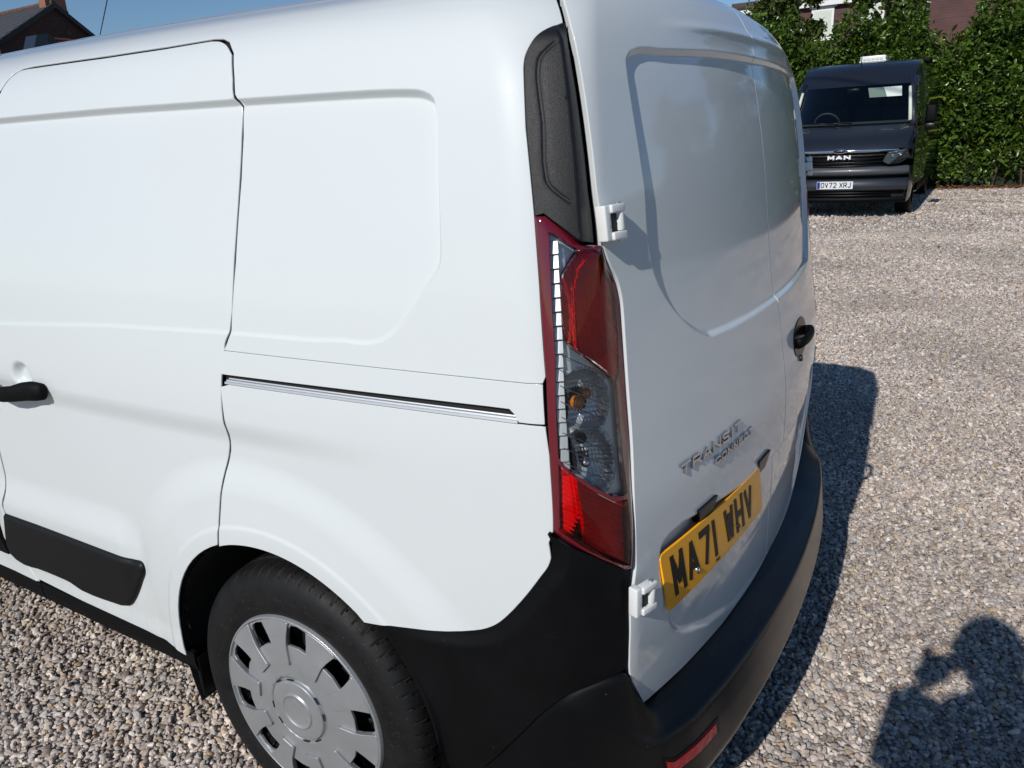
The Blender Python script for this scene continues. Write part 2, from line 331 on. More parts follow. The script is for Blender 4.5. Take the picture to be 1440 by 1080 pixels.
def sheet(name, fmap, us, vs, mats, parent=None, smooth=True, keep=None):
    """structured grid patch; keep(u,v) -> bool per cell centre"""
    U, Vv = np.meshgrid(us, vs); P = fmap(U.ravel(), Vv.ravel(), np.zeros(U.size)); nu = len(us)
    i = np.arange(len(vs) - 1)[:, None] * nu + np.arange(nu - 1)[None, :]; F = np.stack([i, i + 1, i + nu + 1, i + nu], -1).reshape(-1, 4)
    if keep is not None:
        cu = (np.asarray(us)[:-1] + np.asarray(us)[1:]) / 2; cv = (np.asarray(vs)[:-1] + np.asarray(vs)[1:]) / 2; CU, CV = np.meshgrid(cu, cv); F = F[keep(CU.ravel(), CV.ravel())]
    return mesh_np(name, P, F, mats, parent, smooth)
# stroke lettering (real raised or printed characters)
STROKES = {
 'M': [[(0,0),(0,1)],[(0,1),(.5,.25)],[(.5,.25),(1,1)],[(1,1),(1,0)]], 'A': [[(0,0),(.5,1)],[(.5,1),(1,0)],[(.18,.3),(.82,.3)]], '7': [[(0,1),(1,1)],[(1,1),(.35,0)]],
 '1': [[(.5,0),(.5,1)]], 'W': [[(0,1),(.22,0)],[(.22,0),(.5,.8)],[(.5,.8),(.78,0)],[(.78,0),(1,1)]], 'H': [[(0,0),(0,1)],[(1,0),(1,1)],[(0,.5),(1,.5)]],
 'V': [[(0,1),(.5,0)],[(.5,0),(1,1)]], 'O': [[(0,.2),(0,.8)],[(0,.8),(.22,1)],[(.22,1),(.78,1)],[(.78,1),(1,.8)],[(1,.8),(1,.2)],[(1,.2),(.78,0)],[(.78,0),(.22,0)],[(.22,0),(0,.2)]],
 '2': [[(0,.78),(.22,1)],[(.22,1),(.8,1)],[(.8,1),(1,.8)],[(1,.8),(1,.6)],[(1,.6),(0,0)],[(0,0),(1,0)]], 'X': [[(0,0),(1,1)],[(0,1),(1,0)]],
 'R': [[(0,0),(0,1)],[(0,1),(.75,1)],[(.75,1),(1,.85)],[(1,.85),(1,.6)],[(1,.6),(.75,.47)],[(.75,.47),(0,.47)],[(.5,.47),(1,0)]], 'J': [[(.9,1),(.9,.2)],[(.9,.2),(.7,0)],[(.7,0),(.25,0)],[(.25,0),(.05,.2)]],
 'T': [[(0,1),(1,1)],[(.5,1),(.5,0)]], 'N': [[(0,0),(0,1)],[(0,1),(1,0)],[(1,0),(1,1)]], 'S': [[(1,.85),(.8,1)],[(.8,1),(.2,1)],[(.2,1),(0,.82)],[(0,.82),(.2,.53)],[(.2,.53),(.8,.47)],[(.8,.47),(1,.2)],[(1,.2),(.8,0)],[(.8,0),(.2,0)],[(.2,0),(0,.15)]],
 'I': [[(.5,0),(.5,1)]], 'C': [[(1,.82),(.8,1)],[(.8,1),(.2,1)],[(.2,1),(0,.8)],[(0,.8),(0,.2)],[(0,.2),(.2,0)],[(.2,0),(.8,0)],[(.8,0),(1,.18)]], 'E': [[(1,1),(0,1)],[(0,1),(0,0)],[(0,0),(1,0)],[(0,.5),(.85,.5)]],
}
def letters(name, text, fmap, w, h, gap, stroke, mats, parent, thick=.0006, space=None, slant=0.0, widths={}):
    """characters as solid strokes on fmap(x, y, d)"""
    V = []; F = []; x = 0; k = 0
    for ch in text:
        if ch == ' ': x += space if space else w * .6 + gap; continue
        cw = w * widths.get(ch, 1.0)
        for (a, b) in STROKES[ch]:
            hs = stroke / 2
            ax, ay = x + hs + a[0] * (cw - stroke), hs + a[1] * (h - stroke); bx, by = x + hs + b[0] * (cw - stroke), hs + b[1] * (h - stroke)
            dx, dy = bx - ax, by - ay; l = math.hypot(dx, dy); dx /= l; dy /= l; e = hs * .98 if (abs(dx) < .05 or abs(dy) < .05) else hs * .45
            ax -= dx * e; ay -= dy * e; bx += dx * e; by += dy * e; nx, ny = -dy * hs, dx * hs; k += 1; t = thick * (1 + .02 * (k % 5))
            n = max(1, int(l / .03)) ; s0 = len(V)
            for i in range(n + 1):
                cx, cy = ax + (bx - ax) * i / n, ay + (by - ay) * i / n
                for sx, dd in ((-1, -.0004), (-1, t), (1, t), (1, -.0004)): V.append((cx + nx * sx + slant * (cy + ny * sx), min(max(cy + ny * sx, 0), h), dd))
            for i in range(n):
                for q in range(3): F.append((s0 + i*4 + q, s0 + i*4 + q + 1, s0 + i*4 + q + 5, s0 + i*4 + q + 4))
            F.append((s0, s0+3, s0+2, s0+1)); F.append((s0+n*4, s0+n*4+1, s0+n*4+2, s0+n*4+3))
        x += cw + gap
    V = np.array(V); P = fmap(V[:, 0], V[:, 1], V[:, 2])
    bm = bmesh.new(); vs = [bm.verts.new(p) for p in P.tolist()]
    for f in F: bm.faces.new([vs[i] for i in f])
    return from_bm(name, bm, mats, parent, smooth=False)
# ------------------------------------------------------------------ base surface of the white van

# ---- smooth base surface of the white van: horizontal section at profile parameter v, arc length s (0 = where the rear corner begins) ----
_V = np.array([0.10,0.25,0.40,0.55,0.70,0.85,1.00,1.08,1.15,1.25,1.40,1.55,1.65,1.72,1.78,1.83,1.88,1.95,2.10,2.40,2.70])   # profile parameter
_Z = np.array([0.10,0.25,0.40,0.55,0.70,0.85,1.00,1.08,1.15,1.25,1.40,1.55,1.634,1.676,1.702,1.717,1.729,1.743,1.762,1.785,1.796])
_Wd= np.array([.865,.875,.888,.899,.908,.914,.9175,.914,.908,.898,.878,.848,.814,.778,.736,.690,.655,.588,.445,.180,.0])
_Rr= np.array([.755,.762,.772,.787,.800,.800,.784,.772,.762,.750,.733,.706,.680,.652,.618,.578,.530,.460,.330,.080,-.10])
_Rc= np.array([.12,.12,.115,.11,.10,.095,.09,.09,.09,.09,.095,.10,.11,.12,.13,.14,.15,.17,.20,.19,.0])
def _pchip(x,y,q):
    h=np.diff(x);d=np.diff(y)/h
    m=np.zeros_like(y);m[0]=d[0];m[-1]=d[-1]
    for i in range(1,len(x)-1):
        m[i]=0 if d[i-1]*d[i]<=0 else 3*(h[i-1]+h[i])/((2*h[i]+h[i-1])/d[i-1]+(h[i]+2*h[i-1])/d[i])
    q=np.clip(q,x[0],x[-1]);k=np.clip(np.searchsorted(x,q)-1,0,len(x)-2)
    t=(q-x[k])/h[k]
    return (2*t**3-3*t**2+1)*y[k]+(t**3-2*t**2+t)*h[k]*m[k]+(-2*t**3+3*t**2)*y[k+1]+(t**3-t**2)*h[k]*m[k+1]
def _spl(x,y,q,n=9):
    # lightly smoothed monotone interpolation
    o=np.linspace(-.02,.02,n);return sum(_pchip(x,y,q+a) for a in o)/n
_VF=np.linspace(.1,2.7,1301)
_ZF,_WF,_RF,_CF=[_spl(_V,a,_VF) for a in (_Z,_Wd,_Rr,_Rc)]
KX=.132
def base(s,v):
    """left half (x<0) of the body: point for arc length s and profile v"""
    s=np.asarray(s,float);v=np.asarray(v,float)
    z=np.interp(v,_VF,_ZF);w=np.interp(v,_VF,_WF);r=-np.interp(v,_VF,_RF);R=np.interp(v,_VF,_CF)
    L=.15
    th=np.clip(s/L,0,1)*np.pi/2
    cx=-(w-R);cy=r+R
    x=np.where(s<0,-w,np.where(s>L,cx+(s-L)*(-cx/.8),cx-R*np.cos(th)))
    y=np.where(s<0,cy-s*1.0+0*s,np.where(s>L,r,cy-R*np.sin(th)))
    # anchor: far along the side y no longer depends on v
    k=np.clip(-s/(.25+1.7*np.clip((v-1.80)/.3,0,1)),0,1);k=k*k*(3-2*k)
    y=np.where(s<0,(cy*(1-k)+(-.66)*k)-s,y)
    tq=np.where(y<.5,.038*((.5-y)/1.15)**2,0)
    tf=np.where(y>1.6,.05*((y-1.6)/1.2)**2,0)
    x=x*(1-tq-tf)
    drop=np.where((v>1.55),.012*np.clip(-y+.5,0,2)**2*np.clip((v-1.55)/.2,0,1),0)
    y=y+KX*x*x*np.clip((1.2-y)/1.2,0,1)
    z=z-drop-np.where(y>.6,.016*(y-.6)**2*np.clip((v-1.2)/.5,0,1),0)
    z=z+(.012+.022*np.clip((-y-.1)/.3,0,1))*np.clip(1-(x/.76)**2,0,1)*np.clip((v-1.50)/.22,0,1)
    return np.stack([x,y,z],-1)
SR=.15+.8   # s at the centreline of the rear
def normal(s,v,e=.004):
    a=base(s+e,v)-base(s-e,v);b=base(s,v+e)-base(s,v-e)
    n=np.cross(a,b);n/=np.linalg.norm(n,axis=-1,keepdims=True)+1e-12
    return n
# outlines measured on the body, as (arc length s, profile v) in metres
TR = {'arch': [(-0.9234, 0.2894), (-0.9291, 0.3615), (-0.9175, 0.4363), (-0.8941, 0.5018), (-0.858, 0.5679), (-0.7926, 0.629), (-0.7305, 0.6691),
          (-0.6646, 0.6952), (-0.6103, 0.7077), (-0.5603, 0.7127), (-0.5153, 0.7038), (-0.473, 0.6882), (-0.4287, 0.6703), (-0.3923, 0.6524),
          (-0.3613, 0.6366), (-0.3317, 0.6158)],
 'badge': [(0.3037, 0.918), (0.3189, 0.9013), (0.5829, 0.9118), (0.5564, 0.8968), (0.429, 0.8863), (0.4379, 0.8735), (0.6306, 0.8849),
           (0.6116, 0.8783)],
 'bstep': [(-0.2083, 0.3137), (-0.1507, 0.3258), (-0.1164, 0.3378), (-0.0989, 0.3578), (-0.0666, 0.4035), (-0.0117, 0.4914), (0.0139, 0.5374),
           (0.039, 0.574), (0.0763, 0.5908), (0.1042, 0.5962), (0.1256, 0.5924)],
 'bulb': [(0.0773, 1.0862), (0.1031, 1.0933), (0.0796, 1.0323), (0.0972, 1.1008), (0.0757, 0.9968)],
 'clear': [(0.0591, 1.3376), (0.0672, 1.3322), (0.085, 1.3179), (0.097, 1.3098), (0.0805, 1.2882), (0.0707, 1.2718), (0.067, 1.2436),
           (0.0673, 1.2066), (0.0713, 1.1813), (0.0795, 1.17), (0.1069, 1.1484), (0.1548, 1.1106), (0.1581, 1.0976), (0.141, 0.9329),
           (0.1311, 0.9301), (0.1105, 0.935), (0.0816, 0.96), (0.0478, 0.9944), (0.0423, 1.0059), (0.0556, 1.1593)],
 'crease': [(-1.3421, 1.5687), (-0.9299, 1.5658), (-0.5581, 1.5592)],
 'doorbot': [(0.1751, 0.4777), (0.3348, 0.4591), (0.5436, 0.442), (0.7554, 0.435), (0.8779, 0.463), (1.2246, 0.4047), (1.5144, 0.3709)],
 'doortop': [(-1.364, 1.6346), (-1.3538, 1.6606), (-1.3361, 1.6866), (-1.3126, 1.7014), (-1.2765, 1.7041), (-0.9905, 1.6996), (-0.7966, 1.7013),
             (-0.6669, 1.7066), (-0.6399, 1.7019), (-0.6149, 1.6869), (-0.5878, 1.6525)],
 'fdoor': [(-1.6293, 0.7031), (-1.6439, 0.6485), (-1.6774, 0.5951), (-1.6754, 0.5737), (-1.7111, 0.4928), (-1.689, 0.4476), (-1.6494, 0.4431),
           (-1.6418, 0.4058), (-1.6151, 0.3753)],
 'handle': [(-1.4743, 0.9726), (-1.4315, 0.9753), (-1.3468, 0.9841), (-1.3203, 0.992), (-1.2527, 0.9939), (-1.2486, 0.9619), (-1.3562, 0.9391),
            (-1.491, 0.9418), (-1.3689, 1.0147)],
 'hinge1': [(0.1304, 1.3706), (0.2042, 1.3652), (0.2059, 1.3115), (0.139, 1.3174)],
 'hinge2': [(0.1288, 0.7978), (0.1832, 0.7718), (0.1834, 0.7077), (0.1316, 0.735)],
 'ladder': [(0.0591, 1.3376), (0.069, 1.3291), (0.0695, 1.2689), (0.0664, 1.1817), (0.0539, 0.9873), (0.048, 0.9955), (0.0434, 1.0059),
            (0.0566, 1.1593), (0.0576, 1.2646)],
 'lampBot': [(0.147, 0.8165), (0.1417, 0.7921), (0.1257, 0.7963), (0.0987, 0.819), (0.0678, 0.8435), (0.0387, 0.8641), (0.0169, 0.8813)],
 'lampL': [(0.0446, 1.5656), (0.0425, 1.5281), (0.0401, 1.4798), (0.0408, 1.4234), (0.0418, 1.3602), (0.042, 1.2653), (0.0399, 1.1303),
           (0.0295, 1.0102), (0.0169, 0.8813)],
 'lampTop': [(0.0418, 1.3612), (0.0557, 1.3605), (0.0763, 1.3414), (0.1006, 1.3175), (0.1179, 1.3157), (0.1421, 1.312)],
 'ledge': [(0.8084, 0.755), (0.654, 0.766), (0.4524, 0.7884), (0.3022, 0.8083), (0.2509, 0.807), (0.2262, 0.7959), (0.2178, 0.769), (0.2265, 0.7069),
           (0.2391, 0.654), (0.264, 0.5984), (0.3006, 0.5644), (0.3512, 0.5375)],
 'low': [(-0.3317, 0.6158), (-0.2649, 0.6253), (-0.2041, 0.6341), (-0.1397, 0.6452), (-0.1087, 0.6577), (-0.0844, 0.6768), (-0.0633, 0.7044),
         (-0.033, 0.7517), (-0.0079, 0.7937), (0.0061, 0.8168), (0.0112, 0.8334), (0.0133, 0.8594)],
 'plate': [(0.2232, 0.7741), (0.2371, 0.6569), (0.2595, 0.6441), (0.6553, 0.7817), (0.6931, 0.7604), (0.7197, 0.6687)],
 'recess': [(-0.3234, 1.5541), (-0.1894, 1.5484), (-0.15, 1.5434), (-0.1233, 1.531), (-0.1125, 1.5113), (-0.1108, 1.4378), (-0.1115, 1.3433),
            (-0.1135, 1.3122), (-0.1212, 1.2885), (-0.1444, 1.2558), (-0.1747, 1.2176), (-0.2052, 1.1821), (-0.2309, 1.1652), (-0.2626, 1.1563),
            (-0.3171, 1.1566), (-0.3805, 1.1523), (-0.5757, 1.1505), (-0.9646, 1.1394), (-1.4165, 1.1138)],
 'red1': [(0.1025, 1.3093), (0.0903, 1.3004), (0.0805, 1.2882), (0.0717, 1.2718), (0.0679, 1.2436), (0.0684, 1.2075), (0.0725, 1.1833),
          (0.0817, 1.1719), (0.106, 1.1507), (0.1367, 1.1235), (0.1599, 1.1071), (0.1716, 1.1427), (0.1741, 1.2183), (0.1662, 1.2516),
          (0.1457, 1.2777), (0.1353, 1.3016)],
 'red2': [(0.041, 0.9968), (0.0803, 0.952), (0.109, 0.9269), (0.1378, 0.9205), (0.1331, 0.8226), (0.1291, 0.8043), (0.1046, 0.8199), (0.068, 0.8498),
          (0.027, 0.8872)],
 'rub': [(-1.671, 0.5746), (-1.5042, 0.5742), (-1.35, 0.5716), (-1.1906, 0.5686), (-1.0714, 0.5666), (-1.0431, 0.5655), (-1.038, 0.5511),
         (-1.0624, 0.5156), (-1.1302, 0.4389), (-1.1523, 0.4245), (-1.1808, 0.4167), (-1.2689, 0.4121), (-1.3645, 0.4129), (-1.4129, 0.4247),
         (-1.4638, 0.4273), (-1.5723, 0.4274), (-1.6509, 0.4221), (-1.7148, 0.4439), (-1.7111, 0.4928)],
 'rub2': [(-1.7091, 0.5758), (-1.6799, 0.5728), (-1.7116, 0.4859), (-1.7033, 0.4374), (-1.7963, 0.4415)],
 'sealR': [(0.0967, 1.7005), (0.1028, 1.6388), (0.1092, 1.5984), (0.1185, 1.5247), (0.1266, 1.4423), (0.1312, 1.3885), (0.1384, 1.3478),
           (0.1421, 1.312), (0.1592, 1.282), (0.1781, 1.255), (0.1868, 1.2268), (0.1878, 1.1721), (0.1851, 1.1062), (0.1745, 0.9947), (0.152, 0.8926),
           (0.1456, 0.793), (0.1311, 0.7833), (0.1261, 0.7166), (0.1254, 0.5957), (0.1331, 0.5582), (0.1751, 0.4777)],
 'seam': [(-0.5878, 1.6525), (-0.5678, 1.5972), (-0.5593, 1.5658), (-0.5506, 1.5547), (-0.5464, 1.4953), (-0.5481, 1.4265), (-0.5596, 1.2808),
          (-0.5774, 1.1517), (-0.5884, 1.1323), (-0.5918, 1.1174), (-0.6044, 1.0687), (-0.612, 1.0262), (-0.6173, 0.9825), (-0.6185, 0.9501),
          (-0.6267, 0.9144), (-0.6488, 0.8648), (-0.6685, 0.8062), (-0.6872, 0.7457), (-0.6999, 0.6843)],
 'seamr': [(0.8785, 1.5925), (0.8797, 1.4619), (0.8844, 1.2857), (0.882, 1.1075), (0.9298, 1.0081), (0.9037, 0.8538)],
 'sillb': [(-1.8787, 0.3171), (-1.6725, 0.3078), (-1.2502, 0.2843), (-0.9264, 0.282)],
 'sillt': [(-1.8358, 0.3823), (-1.6223, 0.3758), (-1.3927, 0.3675), (-1.0182, 0.3554), (-0.9007, 0.3453)],
 'slot': [(-0.5869, 1.0719), (-0.0183, 1.0764), (-0.0134, 1.0698), (-0.0073, 1.0573)],
 'trimG': [(0.0802, 1.5956), (0.065, 1.578), (0.0601, 1.5548), (0.0598, 1.5237), (0.0612, 1.485), (0.0601, 1.4096), (0.064, 1.3998), (0.074, 1.3878),
           (0.083, 1.379)],
 'trimR': [(0.0864, 1.6377), (0.0955, 1.496), (0.0992, 1.3283)],
 'trimTop': [(0.0446, 1.5656), (0.0476, 1.5832), (0.0539, 1.6), (0.0631, 1.6163), (0.0737, 1.6283), (0.085, 1.6373), (0.1003, 1.6466)],
 'winL': [(0.2676, 1.3856), (0.2755, 1.2865), (0.2878, 1.2489), (0.3075, 1.2193), (0.3396, 1.1854), (0.3859, 1.1485), (0.4369, 1.1189),
          (0.4793, 1.1017), (0.582, 1.0939), (0.7093, 1.0925), (0.873, 1.0854)],
 'winT': [(0.2676, 1.3856), (0.2489, 1.4801), (0.2352, 1.5564), (0.2339, 1.578), (0.2543, 1.5944), (0.3634, 1.5993), (0.5973, 1.6025),
          (0.8682, 1.5951)]}
# ------------------------------------------------------------------ the white van
def full(s, v):
    """whole body section: s past SR runs on over the right half"""
    s = np.asarray(s, float); v = np.asarray(v, float); m = s > SR
    P = base(np.where(m, 2 * SR - s, s), v)
    return np.where(m[..., None], P * np.array([-1, 1, 1]), P)
def nrm(s, v, e=.004):
    a = full(s + e, v) - full(s - e, v); b = full(s, v + e) - full(s, v - e); n = np.cross(a, b); return n / (np.linalg.norm(n, axis=-1, keepdims=True) + 1e-12)
def A(k): return np.array(TR[k])
ARC_C = np.array([-.578, .348]); ARC_R = .366                                   # rear wheel arch in (s, v)
_rc = A('recess').copy(); _rc[4:8, 0] = -.1172
REC = np.vstack([[(-3.2, 1.565), (-2.2, 1.572), (-1.3444, 1.5687), (-.934, 1.5658), (-.5628, 1.5592)], spline(_rc[:15], k=4), A('recess')[15:], [(-2.2, 1.10), (-3.2, 1.08)]])
_wl = spline(A('winL')[:8], k=5); _wt = A('winT'); _wc = spline(_wt[:6], k=4); WIN = np.vstack([_wc, [(.5931, _wt[6][1]), (.90, _wt[6][1] - .001)], [(.90, 1.0905), (.7081, 1.0928), (.5796, 1.0960)], _wl[::-1][:-1]]); NWT = len(_wc) + 2
WINR = WIN * np.array([-1, 1]) + np.array([2 * SR, 0])
WINALL = np.vstack([WIN[:NWT], (WINR[:NWT])[::-1], WINR[NWT:][::-1], WIN[NWT:]])   # one recess running over both doors
_lg = A('ledge')
PREC = np.vstack([[(.95, .752), (.8078, .757), (.6521, .7668), (.4482, .7905), (.2964, .8115)], spline(_lg[3:], k=4)[1:], [(.44, .50), (.62, .45), (.95, .43)]])
PRECALL = np.vstack([PREC, (PREC * np.array([-1, 1]) + np.array([2 * SR, 0]))[::-1]])
def disp_side(s, v):
    d = np.zeros(s.shape)
    m = (v > 1.04) & (v < 1.62)
    if m.any():
        q = sdf(REC, s[m], v[m]); top = sm(1.50, 1.54, v[m]); dep = .0028 + .0112 * sm(1.15, 1.5, v[m]); w = .006 + .005 * top
        d[m] -= dep * sm(0, 1, q / w)
    d -= .010 * sm(.985, .925, v) * sm(-.15, -.6, s)
    r = np.hypot(s - ARC_C[0], v - ARC_C[1])
    d += (.013 * sm(.555, .47, r) + .006 * sm(.50, .38, r)) * sm(.18, .30, v) * sm(-1.25, -1.0, s) + .0025 * sm(.412, .400, r)
    d += .013 * sm(.70, .595, v) * sm(-1.02, -1.13, s)
    d += .004 * sm(.42, .36, v) * sm(-.9, -1.0, s)
    rho = np.hypot((s + 1.360) / .047, (v - .998) / .034); d -= .017 * sm(1.0, .45, rho) + .001 * sm(1.08, .98, rho)
    return d
def disp_rear(s, v):
    d = np.zeros(s.shape); t = np.where(s > SR, 2 * SR - s, s)
    m = (v > 1.05) & (v < 1.63)
    if m.any():
        q = sdf(WINALL, s[m], v[m]); w = .009 + .004 * sm(1.54, 1.59, v[m]) + .006 * sm(1.16, 1.10, v[m]); d[m] -= .0095 * sm(0, 1, q / w)
    m = (v > .42) & (v < .84)
    if m.any():
        q = sdf(PRECALL, s[m], v[m]); dep = np.interp(v[m], [.43, .57, .70, .80], [.001, .015, .024, .027]) * (.45 + .55 * sm(.24, .50, t[m])); d[m] -= dep * sm(0, .017, q)
    # soft gutter crease over the doors
    d += .006 * np.exp(-((v - 1.645) / .012)**2) * sm(.34, .62, t)
    return d
GAP = .0056
def fside(off=0.0):
    return lambda s, v, d: full(s, v) + nrm(s, v) * (disp_side(s, v) + d + off)[:, None]
def frear(off=0.0):
    return lambda s, v, d: full(s, v) + nrm(s, v) * (disp_rear(s, v) + d + off)[:, None]
def fbase(off=0.0):
    return lambda s, v, d: full(s, v) + nrm(s, v) * (d + off)[:, None]

van = empty('white_van', (0, 0, 0), label='white panel van with black bumper, parked on the gravel close to the camera', cat='van')
CUPR = [(np.stack([-1.360 + .047 * k * np.cos(np.linspace(0, 6.2832, 30)), 0.998 + .034 * k * np.sin(np.linspace(0, 6.2832, 30))], 1), (0.,)) for k in (.2, .35, .45, .55, .65, .75, .85, .93, 1.0, 1.07, 1.14)]
sg_ = 1 if area2(REC) > 0 else -1
CREASES = [(REC[:26], tuple(sg_ * q for q in (.013, .009, .005, .002, -.001, -.004))), (REC[26:], tuple(sg_ * q for q in (.009, .005, .002, -.001, -.004)))]
# panel outlines
SEAM = A('seam'); _q = SEAM[-1] - ARC_C; SEAM[-1] = ARC_C + _q * (ARC_R / np.hypot(*_q))
DTOP = A('doortop')
_dt = DTOP - [0, .005]; _dt[-1] = DTOP[-1]; door_out = np.vstack([spline(_dt[:5], k=3), _dt[5:7], spline(_dt[7:], k=3), spline(SEAM[1:], k=3)])
th = np.linspace(math.atan2(SEAM[-1][1] - ARC_C[1], SEAM[-1][0] - ARC_C[0]), math.pi + .035, 16)
arcF = np.stack([ARC_C[0] + ARC_R * np.cos(th), ARC_C[1] + ARC_R * np.sin(th)], 1)
SILLT = [(-.925, .349), (-1.0223, .3554), (-1.3951, .3675), (-1.6235, .3758)]
FD = A('fdoor')
door_front = np.vstack([spline(np.vstack([[(-1.600, .372)], FD[::-1][1:2], [(-1.668, .46)], [(-1.700, .50)], FD[:4][::-1], [(-1.615, .80)], [(-1.60, 1.0)], [(-1.585, 1.15)], [(-1.50, 1.45)], [(-1.39, 1.61)]]), k=3)])
outline_door = np.vstack([door_out, arcF[1:], SILLT[1:3], door_front[1:]])
ARCLINE = np.stack([ARC_C[0] + .406 * np.cos(np.linspace(.4, 3.45, 60)), ARC_C[1] + .406 * np.sin(np.linspace(.4, 3.45, 60))], 1); ARCF = [(ARCLINE, (-.010, -.006, -.002, .002, .006, .010))]
slide = panel('sliding_door', outline_door, fside(), M['white'], van, spacing=.011, feats=CREASES + CUPR + ARCF, gap=GAP, depth=.0036)
mirrored(slide)
# quarter panel with the strip above the door, up to the roof
th2 = np.linspace(math.atan2(SEAM[-1][1] - ARC_C[1], SEAM[-1][0] - ARC_C[0]), math.atan2(.616 - ARC_C[1], -.337 - ARC_C[0]), 24)
arcT = np.stack([ARC_C[0] + ARC_R * np.cos(th2), ARC_C[1] + ARC_R * np.sin(th2)], 1)
LAMPL = spline(A('lampL'), k=3); TT = spline(A('trimTop'), k=3); SR_ = A('sealR')
up = np.vstack([[(-1.62, 1.70), (-1.62, 1.86), (.085, 1.86), (.0915, 1.6999)], TT[::-1][1:], A('lampL')[1:7], [(.0345, 1.1195)], [(-.5972, 1.1195)], SEAM[::-1][10:][1:] if False else SEAM[:9][::-1], DTOP[::-1][1:]])
quarter_up = panel('quarter_panel', up, fside(), M['white'], van, spacing=.011, feats=CREASES, gap=.0016, depth=.0036)
cover = np.vstack([[(.0345, 1.1195), (.0300, 1.0575), (-.0123, 1.0574), (-.0184, 1.0705), (-.0245, 1.0768), (-.06, 1.0770), (-.5924, 1.0735), (-.6085, 1.0735), (-.5972, 1.1195)]])
railcover = panel('rail_cover', cover, fside(.0012), M['white'], van, spacing=.012, gap=.0012, edge=.001, depth=.018)
low = np.vstack([[(.0300, 1.0545)], A('lampL')[7:], [(.0085, .8599)], spline(A('low')[::-1], k=3)[3:], arcT[::-1][1:], SEAM[::-1][1:7], [(-.614, 1.048), (-.5924, 1.0545)]])
quarter_low = panel('lower_quarter_panel', low, fside(), M['white'], van, spacing=.010, feats=ARCF, gap=.0014, depth=.0036)
for o in (quarter_up, railcover, quarter_low): mirrored(o)
# slide rail in its slot
def fr(s, v, d): return full(s, v) + nrm(s, v) * (d)[:, None]
us = np.linspace(-.600, -.014, 60)
def rail_sheet(name, prof, mat):
    V = []; F = []; n = len(prof)
    for s in us:
        p = fr(np.full(n, s), np.array([a for a, b in prof]), np.array([b for a, b in prof])); V += p.tolist()
    for i in range(len(us) - 1):
        for j in range(n - 1): F.append((i*n+j, i*n+j+1, (i+1)*n+j+1, (i+1)*n+j))
    F.append(tuple(range(n))); F.append(tuple((len(us)-1)*n + j for j in range(n))[::-1])
    return mesh_np(name, V, F, mat, van, smooth=False)
r1 = rail_sheet('slide_rail', [(1.0660, -.022), (1.0650, -.010), (1.0635, -.0095), (1.0628, -.0035), (1.0605, -.003), (1.0600, .0010), (1.0560, .0015), (1.0555, -.022)], M['satin'])
r2 = rail_sheet('rail_channel', [(1.081, -.018), (1.081, -.036), (1.050, -.036), (1.050, -.02)], M['black_shadow'])
mirrored(r1); mirrored(r2)
# roof skin
vs_ = np.linspace(1.862, 2.699, 34)
roof = sheet('roof', fbase(), np.concatenate([np.linspace(-2.35, .1, 70), np.linspace(.115, 1.785, 50), np.linspace(1.8, 4.25, 70)]), vs_, M['white'], van)
# dark shell behind the seams, open at the wheels
def shell_keep(u, v):
    r = np.hypot(u - ARC_C[0], v - ARC_C[1]); r2 = np.hypot((2 * SR - u) - ARC_C[0], v - ARC_C[1]); return (r > .37) & (r2 > .37)
def fshell(s, v, d):
    return full(s, v) + nrm(s, v) * (np.where((s > .06) & (s < 2 * SR - .06), -.036, np.minimum(disp_side(np.where(s > SR, 2 * SR - s, s), v), 0) - .011))[:, None]
shell = sheet('inner_body', fshell, np.concatenate([np.linspace(-1.75, .0, 130), np.linspace(.01, 1.89, 120), np.linspace(1.9, 3.65, 130)]), np.linspace(.335, 1.86, 110), M['black_shadow'], van, keep=shell_keep)
# rear doors
SEAMX = .905
seamR = [(SEAMX, 1.70), (SEAMX, .445)]
dl = SR_.copy()
DL = np.vstack([[(.0955, 1.78), (.0955, 1.70)], spline(dl[:8], k=3), spline(dl[7:16], k=4)[1:], spline(dl[17:], k=3)])
DB = np.array([(.1809, .4729), (.3287, .4600), (.5399, .4445), (.7542, .4400), (SEAMX, .4400)])
HN1 = [(.118, 1.3790), (.150, 1.3790), (.150, 1.3060), (.118, 1.3060)]
left_out = np.vstack([DL, DB[1:], [(SEAMX, 1.78)]])
sgW = 1 if area2(WINALL) > 0 else -1; sgP = 1 if area2(PRECALL) > 0 else -1; sgR = 1 if area2(REC) > 0 else -1
RFEATS = [(np.vstack([WINALL, WINALL[:1]]), tuple(sgW * q for q in (-.003, 0, .003, .006, .009, .013, .018))), (np.vstack([PRECALL, PRECALL[:1]]), tuple(sgP * q for q in (-.003, .001, .005, .009, .013, .018))), (np.array([(.33, 1.645), (1.57, 1.645)]), (-.016, -.009, -.004, 0, .004, .009, .016))]
door_l = panel('rear_door', left_out, frear(), M['white'], van, spacing=.011, feats=RFEATS, gap=.0033, depth=.012)
RR = np.vstack([DL, DB[1:]]) * np.array([-1, 1]) + np.array([2 * SR, 0])
right_out = np.vstack([[(SEAMX, 1.78)], RR, [(SEAMX, .44)]])
right_out = np.vstack([RR, [(SEAMX, .44), (SEAMX, 1.78)]])
door_r = panel('rear_door', right_out, frear(), M['white'], van, spacing=.012, feats=RFEATS, gap=.0033, depth=.012)
# roof header over the doors
hd = sheet('roof_header', fbase(), np.concatenate([np.linspace(.0955, 1.8045, 60)]), np.linspace(1.783, 1.862, 8), M['white'], van)
